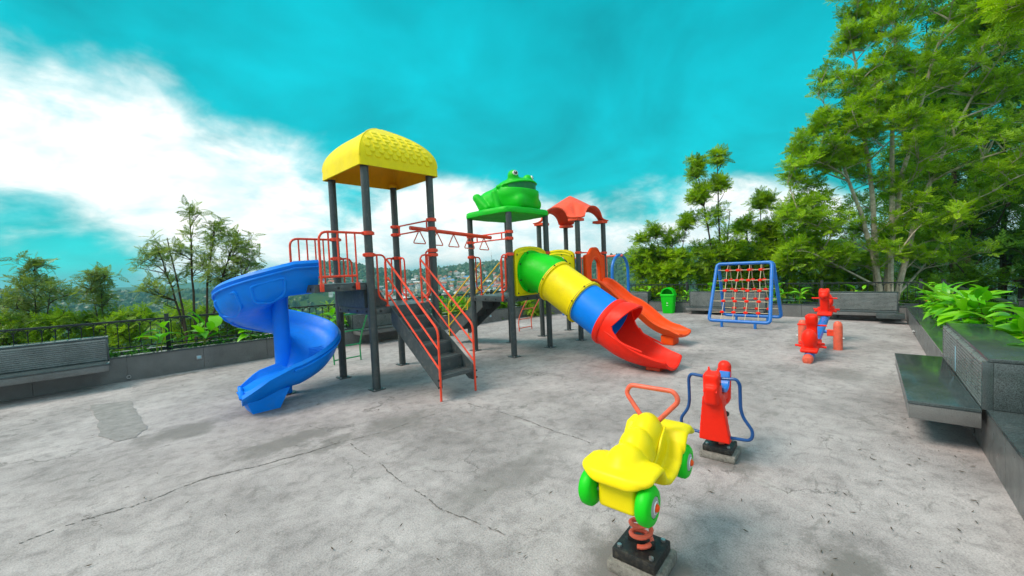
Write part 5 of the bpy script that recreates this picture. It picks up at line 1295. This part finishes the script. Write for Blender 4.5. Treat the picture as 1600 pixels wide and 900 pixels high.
def plant(x, y, z, h, nst, nlf, label, seed, ll=.30, flowers=0, group=None, wide=1.0, up=0.0):
    rr = random.Random(seed); t = thing('leafy_plant', label, 'plant', (x, y, z), 0, group)
    for s in range(nst):
        a = rr.uniform(0, 6.28); ln = rr.uniform(.1, .35); top = V(math.cos(a)*ln*h, math.sin(a)*ln*h, h*rr.uniform(.65, 1)); b0 = V(rr.uniform(-.05, .05), rr.uniform(-.05, .05), -.02)
        pts = [b0*(1-u)**2+V(b0.x, b0.y, top.z*.6)*2*u*(1-u)+top*u*u for u in np.linspace(0, 1, 6)]
        MB().tube(pts, [.011-.006*u for u in np.linspace(0, 1, 6)], 6).build('stem', 'stalk', t)
        for k in range(nlf):
            u = .35+.65*k/max(1, nlf-1); i = min(int(u*5), 4); p = pts[i].lerp(pts[i+1], u*5-i)
            az = a+k*2.5+rr.uniform(-.6, .6); el = rr.uniform(.15, .75)+up+(.45 if k == nlf-1 else 0)
            o = mkobj('leaf', rr.choice(BL), None, t, p); L_ = ll*rr.uniform(.7, 1.2)
            o.scale = (L_, L_*rr.uniform(.8, 1.15)*wide, L_); o.rotation_euler = (rr.uniform(-.4, .4), -el, az)
    for k in range(flowers):
        m = MB(); c = V(rr.uniform(-.2, .2), rr.uniform(-.2, .2), h*rr.uniform(.4, .8))
        for q in range(5):
            a = q*1.256; m.add([c, c+V(math.cos(a-.3)*.03, math.sin(a-.3)*.03, .02), c+V(math.cos(a)*.055, math.sin(a)*.055, .01), c+V(math.cos(a+.3)*.03, math.sin(a+.3)*.03, .02)], [(0, 1, 2, 3)])
        m.build('flower', 'petal', t)
def on_run(i, x, y):
    a, L_, rz, H_, t = RUN[i]; c, s = math.cos(rz), math.sin(rz); return a.x+x*c-y*s, a.y+x*s+y*c, H_(x)-.04
def pl(i, x, y, *a, **k): px, py, pz = on_run(i, x, y); plant(px, py, pz, *a, **k)
pl(0, 7.72, .30, .46, 2, 5, 'young broad-leaved plant in the left planter next to the bench', 1, .36, 1)
pl(0, 8.42, .30, .52, 3, 4, 'tallest broad-leaved plant in the left planter, right of the fence post', 2, .42)
pl(0, 9.15, .30, .36, 2, 4, 'broad-leaved plant in the left planter nearest the blue slide', 3, .38)
pl(0, 6.45, .38, .30, 1, 3, 'small leaf tip showing above the long bench on the left', 4, .22)
pl(0, 10.2, .30, .42, 3, 4, 'broad-leaved plant behind the blue spiral slide', 5, .36)
pl(0, 10.9, .30, .48, 3, 4, 'broad-leaved plant behind the posts of the yellow tower', 6, .38)
pl(0, 13.9, .30, .55, 4, 5, 'leafy plant behind the red stair rails', 7, .28); pl(0, 14.6, .30, .50, 4, 5, 'leafy plant behind the yellow stair rails', 8, .28)
pl(0, 16.2, .30, .45, 3, 5, 'leafy plant left of the tube slide panel', 9, .26); pl(0, 17.2, .30, .42, 4, 5, 'leafy plant below the yellow tube slide panel', 10, .26, 2)
pl(1, 1.3, .30, .42, 3, 5, 'leafy plant behind the far posts of the red roof', 11, .26)
pl(2, .55, .38, .52, 3, 4, 'plant with upright leaves inside the blue swing arch', 12, .30); pl(2, 1.25, .30, .36, 3, 5, 'yellow-green plant left of the litter bin', 13, .26); pl(2, 2.02, .26, .34, 3, 5, 'plant with narrow leaves right of the litter bin', 14, .30, wide=.6)
pl(2, 2.75, .38, .58, 3, 4, 'plant with raised leaves left of the rope frame', 15, .34); pl(2, 4.55, .30, .48, 4, 4, 'long-leaved plant right of the rope frame', 16, .42, wide=.6)
pl(2, 5.05, .30, .40, 3, 4, 'plant with drooping leaves left of the see-saw', 17, .36, 3, wide=.7); pl(2, 6.25, .38, .50, 3, 4, 'small plant on the back planter below the pale trunks', 18, .28, 2)
RP = ['at the far end of the right planter', 'second from the far end of the right planter', 'in the middle of the right planter, tallest', 'just behind the bench back on the right', 'behind the far end of the bench on the right', 'behind the near end of the bench on the right', 'spilling over the wall at the right edge']
for k, (x, y, h, n, l, ll, fl) in enumerate([(1.0, .34, .55, 5, 5, .34, 3), (2.0, .34, .62, 5, 6, .36, 3), (3.3, .36, .62, 6, 6, .38, 3), (4.5, .38, .66, 7, 6, .42, 3), (5.5, .40, .66, 7, 6, .40, 4), (6.9, .50, .66, 7, 6, .36, 3), (8.0, .52, .62, 7, 6, .36, 3)]):
    pl(3, x, y, h, n, l, 'broad bright green plant '+RP[k], 30+k, ll, fl)
pl(3, 9.35, .42, .34, 5, 5, 'bright green leaves at the right edge beside the near bench end', 38, .24)

# low ground cover in the planters: nobody could count it
def cover():
    rng = np.random.default_rng(9); pos = []
    for i, x0, x1, n, d1 in ((0, 6.9, 17.8, 2600, .47), (1, 0, 3.3, 500, .47), (2, 0, 7.1, 1100, .47), (3, .3, 9.6, 2600, .48)):
        for k in range(n):
            x = rng.uniform(x0, x1); dens = math.sin(x*2.1)+math.sin(x*5.3+1)
            if dens < rng.uniform(-1.8, 1.0): continue
            p = on_run(i, x, rng.uniform(.22, d1)); pos.append((p[0], p[1], p[2]+abs(rng.normal(0, .035))))
    pos = np.array(pos); n = len(pos); dirs = rng.normal(0, 1, (n, 3)); dirs[:, 2] = np.abs(dirs[:, 2])*.6+.2
    tv = np.array([(0, 0, 0), (.5, .3, .05), (1, 0, -.1), (.5, -.3, .05)]); tf = np.array([(0, 1, 2, 3)])
    me = leaf_mesh('ground_cover', (tv, tf), pos, dirs, rng.uniform(.04, .085, n), rng.uniform(0, 1, n), 'leaf_cover', .4, rng)
    struct(mkobj('ground_cover', me), 'low green ground cover between the planter plants', 'stuff')
cover()

# ------------------------------------------------------------------ far town, woods, masts
def house_mesh(kind):
    m = MB(); w, d, h = [(9, 7, 5.5), (7, 7, 8.5), (12, 7, 4.2), (8, 9, 6.5)][kind]
    m.box(-w/2, w/2, -d/2, d/2, -8, h); n = len(m.f); r = h*.32+1
    if kind in (0, 2): m.add([(-w/2-.5, -d/2-.5, h), (w/2+.5, -d/2-.5, h), (w/2+.5, d/2+.5, h), (-w/2-.5, d/2+.5, h), (-w/2-.5, 0, h+r), (w/2+.5, 0, h+r)], [(0, 1, 5, 4), (2, 3, 4, 5), (0, 4, 3), (1, 2, 5), (3, 2, 1, 0)])
    elif kind == 1:
        m.box(-w/2-.3, w/2+.3, -d/2-.3, d/2+.3, h+.02, h+.7); m.box(-w/4, w/6, -d/4, d/6, h+.72, h+2.6)
    else: m.add([(-w/2-.5, -d/2-.5, h), (w/2+.5, -d/2-.5, h), (w/2+.5, d/2+.5, h), (-w/2-.5, d/2+.5, h), (0, 0, h+r)], [(0, 1, 4), (1, 2, 4), (2, 3, 4), (3, 0, 4), (3, 2, 1, 0)])
    nr = len(m.f); 
    for f_ in range(2 if kind != 1 else 3):      # window openings, set proud as dark panes
        zz = 1.0+f_*2.7
        if zz+1.4 > h: break
        for k in range(3):
            x = -w/2+w*(k+.5)/3; m.box(x-.55, x+.55, -d/2-.08, -d/2+.02, zz, zz+1.3)
        for k in range(2):
            y = -d/2+d*(k+.5)/2; m.box(-w/2-.08, -w/2+.02, y-.55, y+.55, zz, zz+1.3)
    me = bpy.data.meshes.new('house'); me.from_pydata(m.v, [], m.f); me.update()
    me.polygons.foreach_set('material_index', [0]*n+[1]*(nr-n)+[2]*(len(m.f)-nr)); me.materials.append(M['white']); me.materials.append(M['white']); me.materials.append(M['pane']); return me
M['pane'] = plain('dark_pane', (.03, .04, .05), .2, 0, .1, 2, 0)
HC = {'white': (.78, .77, .74), 'cream': (.72, .62, .42), 'yellow': (.80, .55, .06), 'blue': (.10, .30, .62), 'pink': (.70, .36, .34), 'green': (.22, .50, .34), 'orange': (.70, .30, .10), 'grey': (.42, .42, .42)}
RC = {'red': (.42, .11, .06), 'grey': (.30, .30, .31), 'rust': (.30, .14, .08), 'blue': (.08, .26, .55), 'white': (.62, .62, .62)}
for n_, c in HC.items(): M['w_'+n_] = plain('house_wall_'+n_, c, .8, 0, .1, .4, 0)
for n_, c in RC.items(): M['r_'+n_] = plain('house_roof_'+n_, c, .8, 0, .2, .6, 0)
HM = [house_mesh(k) for k in range(4)]
def terr(x, y): return float(terrain_h(np.array([x]), np.array([y]))[0])
def town():
    rr = random.Random(12); placed = []; tries = 0
    cl = [(690, 448, 55, 16, 75), (640, 465, 35, 8, 26), (735, 442, 30, 12, 32), (560, 455, 40, 14, 18), (770, 445, 25, 18, 22), (520, 440, 30, 14, 10), (600, 470, 30, 6, 18)]
    for (cx, cy, sx, sy, n) in cl:
        k = 0; tries = 0
        while k < n and tries < n*30:
            tries += 1; px, py = rr.gauss(cx, sx*.6), rr.gauss(cy, sy*.6)
            # march the view ray to the hillside
            hit = None
            ds = np.linspace(260, 760, 120); dv = np.array(P3(px, py, 1.0))-np.array((0, 0, CAMH)); pp = np.array((0, 0, CAMH))+ds[:, None]*dv
            below = np.nonzero(pp[:, 2] < terrain_h(pp[:, 0], pp[:, 1]))[0]
            if len(below): hit = Vector(pp[below[0]])
            if hit is None: continue
            hit.z = terr(hit.x, hit.y)
            if any((hit-q).length < 9 for q in placed): continue
            placed.append(hit); k += 1
            wc = rr.choices(list(HC), [9, 4, 2, 2, 2, 1.5, 1, 2])[0]; rc = rr.choices(list(RC), [3, 3, 2, 1.5, 2])[0]; kd = rr.randrange(4)
            o = mkobj('house', HM[kd]); o.location = hit+V(0, 0, .3); o.rotation_euler = (0, 0, YAW+rr.uniform(-.7, .7)-math.pi/2); s = rr.uniform(.55, .95); o.scale = (s, s, s)
            for i, mm in ((0, 'w_'+wc), (1, 'r_'+rc)): o.material_slots[i].link = 'OBJECT'; o.material_slots[i].material = M[mm]
            kn = ['with gabled', 'with flat', 'with long', 'with hipped'][kd]
            wh = 'behind the yellow tower' if px < 600 else 'behind the red stair rails' if px < 668 else 'right of the red stairs' if px < 725 else 'behind the frog tower'
            lv = 'high on' if py < 440 else 'midway up' if py < 455 else 'low on'
            tag(o, f'{wc} house {kn} {rc} roof {lv} the far hillside {wh}', 'house', f'{wc} houses {kn} {rc} roof {lv} the hillside {wh}')
town()
def woods():
    rng = np.random.default_rng(5); ico = bmesh.new(); bmesh.ops.create_cone(ico, cap_ends=False, segments=5, radius1=.95, radius2=.75, depth=1.0); bmesh.ops.contextual_create(ico, geom=[e for e in ico.edges if all(v.co.z > 0 for v in e.verts)]); bmesh.ops.poke(ico, faces=[f for f in ico.faces if len(f.verts) == 5], offset=.45); bmesh.ops.triangulate(ico, faces=ico.faces); bv = np.array([v.co[:] for v in ico.verts]); bf = np.array([[v.index for v in f.verts] for f in ico.faces]); ico.free()
    n = 36000; d = 45+755*rng.uniform(0, 1, n)**.62; px = rng.uniform(-120, 1650, n); P_ = np.array([P3(a, 440, b)[:] for a, b in zip(px, d)])
    den = np.sin(P_[:, 0]*.021+P_[:, 1]*.013)+np.sin(P_[:, 1]*.027-P_[:, 0]*.011)+rng.normal(0, .5, n); keep = (den > -1.0) | (d > 690); P_ = P_[keep]; d = d[keep]; n = len(P_)
    z = terrain_h(P_[:, 0], P_[:, 1]); sz = rng.uniform(1.7, 4.0, n)*np.where(d > 640, 1.25, 1)
    vv = bv[None]*(1+rng.normal(0, .22, (n, len(bv), 1))); vv = vv*sz[:, None, None]*np.array([1, 1, 1.25])+np.stack([P_[:, 0], P_[:, 1], z+sz*.6], -1)[:, None, :]
    F = (bf[None]+np.arange(n)[:, None, None]*len(bv)).reshape(-1, 3)
    me = bpy.data.meshes.new('distant_woods'); me.from_pydata(vv.reshape(-1, 3).tolist(), [], F.tolist()); me.update()
    at = me.attributes.new('tint', 'FLOAT', 'POINT'); at.data.foreach_set('value', np.repeat(rng.uniform(0, .8, n), len(bv)).astype(np.float32)); me.materials.append(M['leaf_wood'])
    struct(mkobj('distant_woods', me), 'woods covering the far hillsides', 'stuff')
M['leaf_wood'] = leafmat('far_wood_leaf', (.016, .050, .014), (.06, .12, .025), .1)
woods()
def mast(px, py0, py1, d, label):
    a, b = P3(px, py0, d), P3(px, py1, d); t = thing('radio_mast', label, 'mast', (a.x, a.y, a.z)); h = b.z-a.z+6; w = 1.3; m = MB()
    for k in range(3):
        an = 2.094*k; m.tube([(w*math.cos(an), w*math.sin(an), -6), (w*.25*math.cos(an), w*.25*math.sin(an), h-6)], .16, 5)
    m.build('mast_legs', 'steel', t); m = MB()
    for j in range(12):
        z0, z1 = -6+h*j/12, -6+h*(j+1)/12; r0, r1 = w*(1-.75*j/12), w*(1-.75*(j+1)/12)
        for k in range(3): m.tube([(r0*math.cos(2.094*k), r0*math.sin(2.094*k), z0), (r1*math.cos(2.094*(k+1)), r1*math.sin(2.094*(k+1)), z1)], .08, 4)
    m.build('mast_bracing', 'steel', t); MB().tube([(0, 0, h-6), (0, 0, h-2)], .12, 5).build('antenna', 'steel', t)
mast(769, 418, 398, 745, 'thin radio mast on the ridge between the frog tower posts'); mast(585, 428, 408, 745, 'thin radio mast on the ridge behind the yellow tower')

# ------------------------------------------------------------------ fallen twigs and leaves on the concrete
def debris():
    rng = np.random.default_rng(4); n = 150; px = rng.uniform(20, 1560, n); py = rng.uniform(560, 890, n); pos = []; dirs = []
    for a, b in zip(px, py):
        p = G(a, b)
        if -0.5 < p.y < 9 and p.x < 12.8: pos.append((p.x, p.y, .008)); an = rng.uniform(0, 6.28); dirs.append((math.cos(an), math.sin(an), .05))
    # a drift of curled leaves near the right wall
    for k in range(90): pos.append((rng.uniform(2.4, 5.2), rng.uniform(-.4, .35), .008)); an = rng.uniform(0, 6.28); dirs.append((math.cos(an), math.sin(an), .05))
    n = len(pos); tv = np.array([(0, 0, 0), (.4, .10, .06), (1, .12, .05), (.6, -.04, .0)]); tf = np.array([(0, 1, 2, 3)])
    me = leaf_mesh('fallen_leaves', (tv, tf), np.array(pos), np.array(dirs), rng.uniform(.015, .05, n), np.zeros(n), 'twig', .1, rng)
    struct(mkobj('fallen_leaves', me), 'dry twigs and leaf bits scattered on the concrete', 'stuff')
debris()

# ------------------------------------------------------------------ haze over the valley
def haze():
    m = bpy.data.materials.new('valley_haze'); m.use_nodes = True; nt = m.node_tree; nt.nodes.clear()
    o = nt.nodes.new('ShaderNodeOutputMaterial'); v = nt.nodes.new('ShaderNodeVolumePrincipled'); nt.links.new(v.outputs[0], o.inputs['Volume'])
    v.inputs['Color'].default_value = (.30, .80, .90, 1); v.inputs['Density'].default_value = .00036; v.inputs['Anisotropy'].default_value = .2
    m.cycles.homogeneous_volume = True
    MB().box(-5600, 5600, -5600, 5600, -140, 75).build('haze', m, smooth=False)
    struct(bpy.data.objects['haze'], 'thin blue-green haze over the valley', 'stuff')
haze()
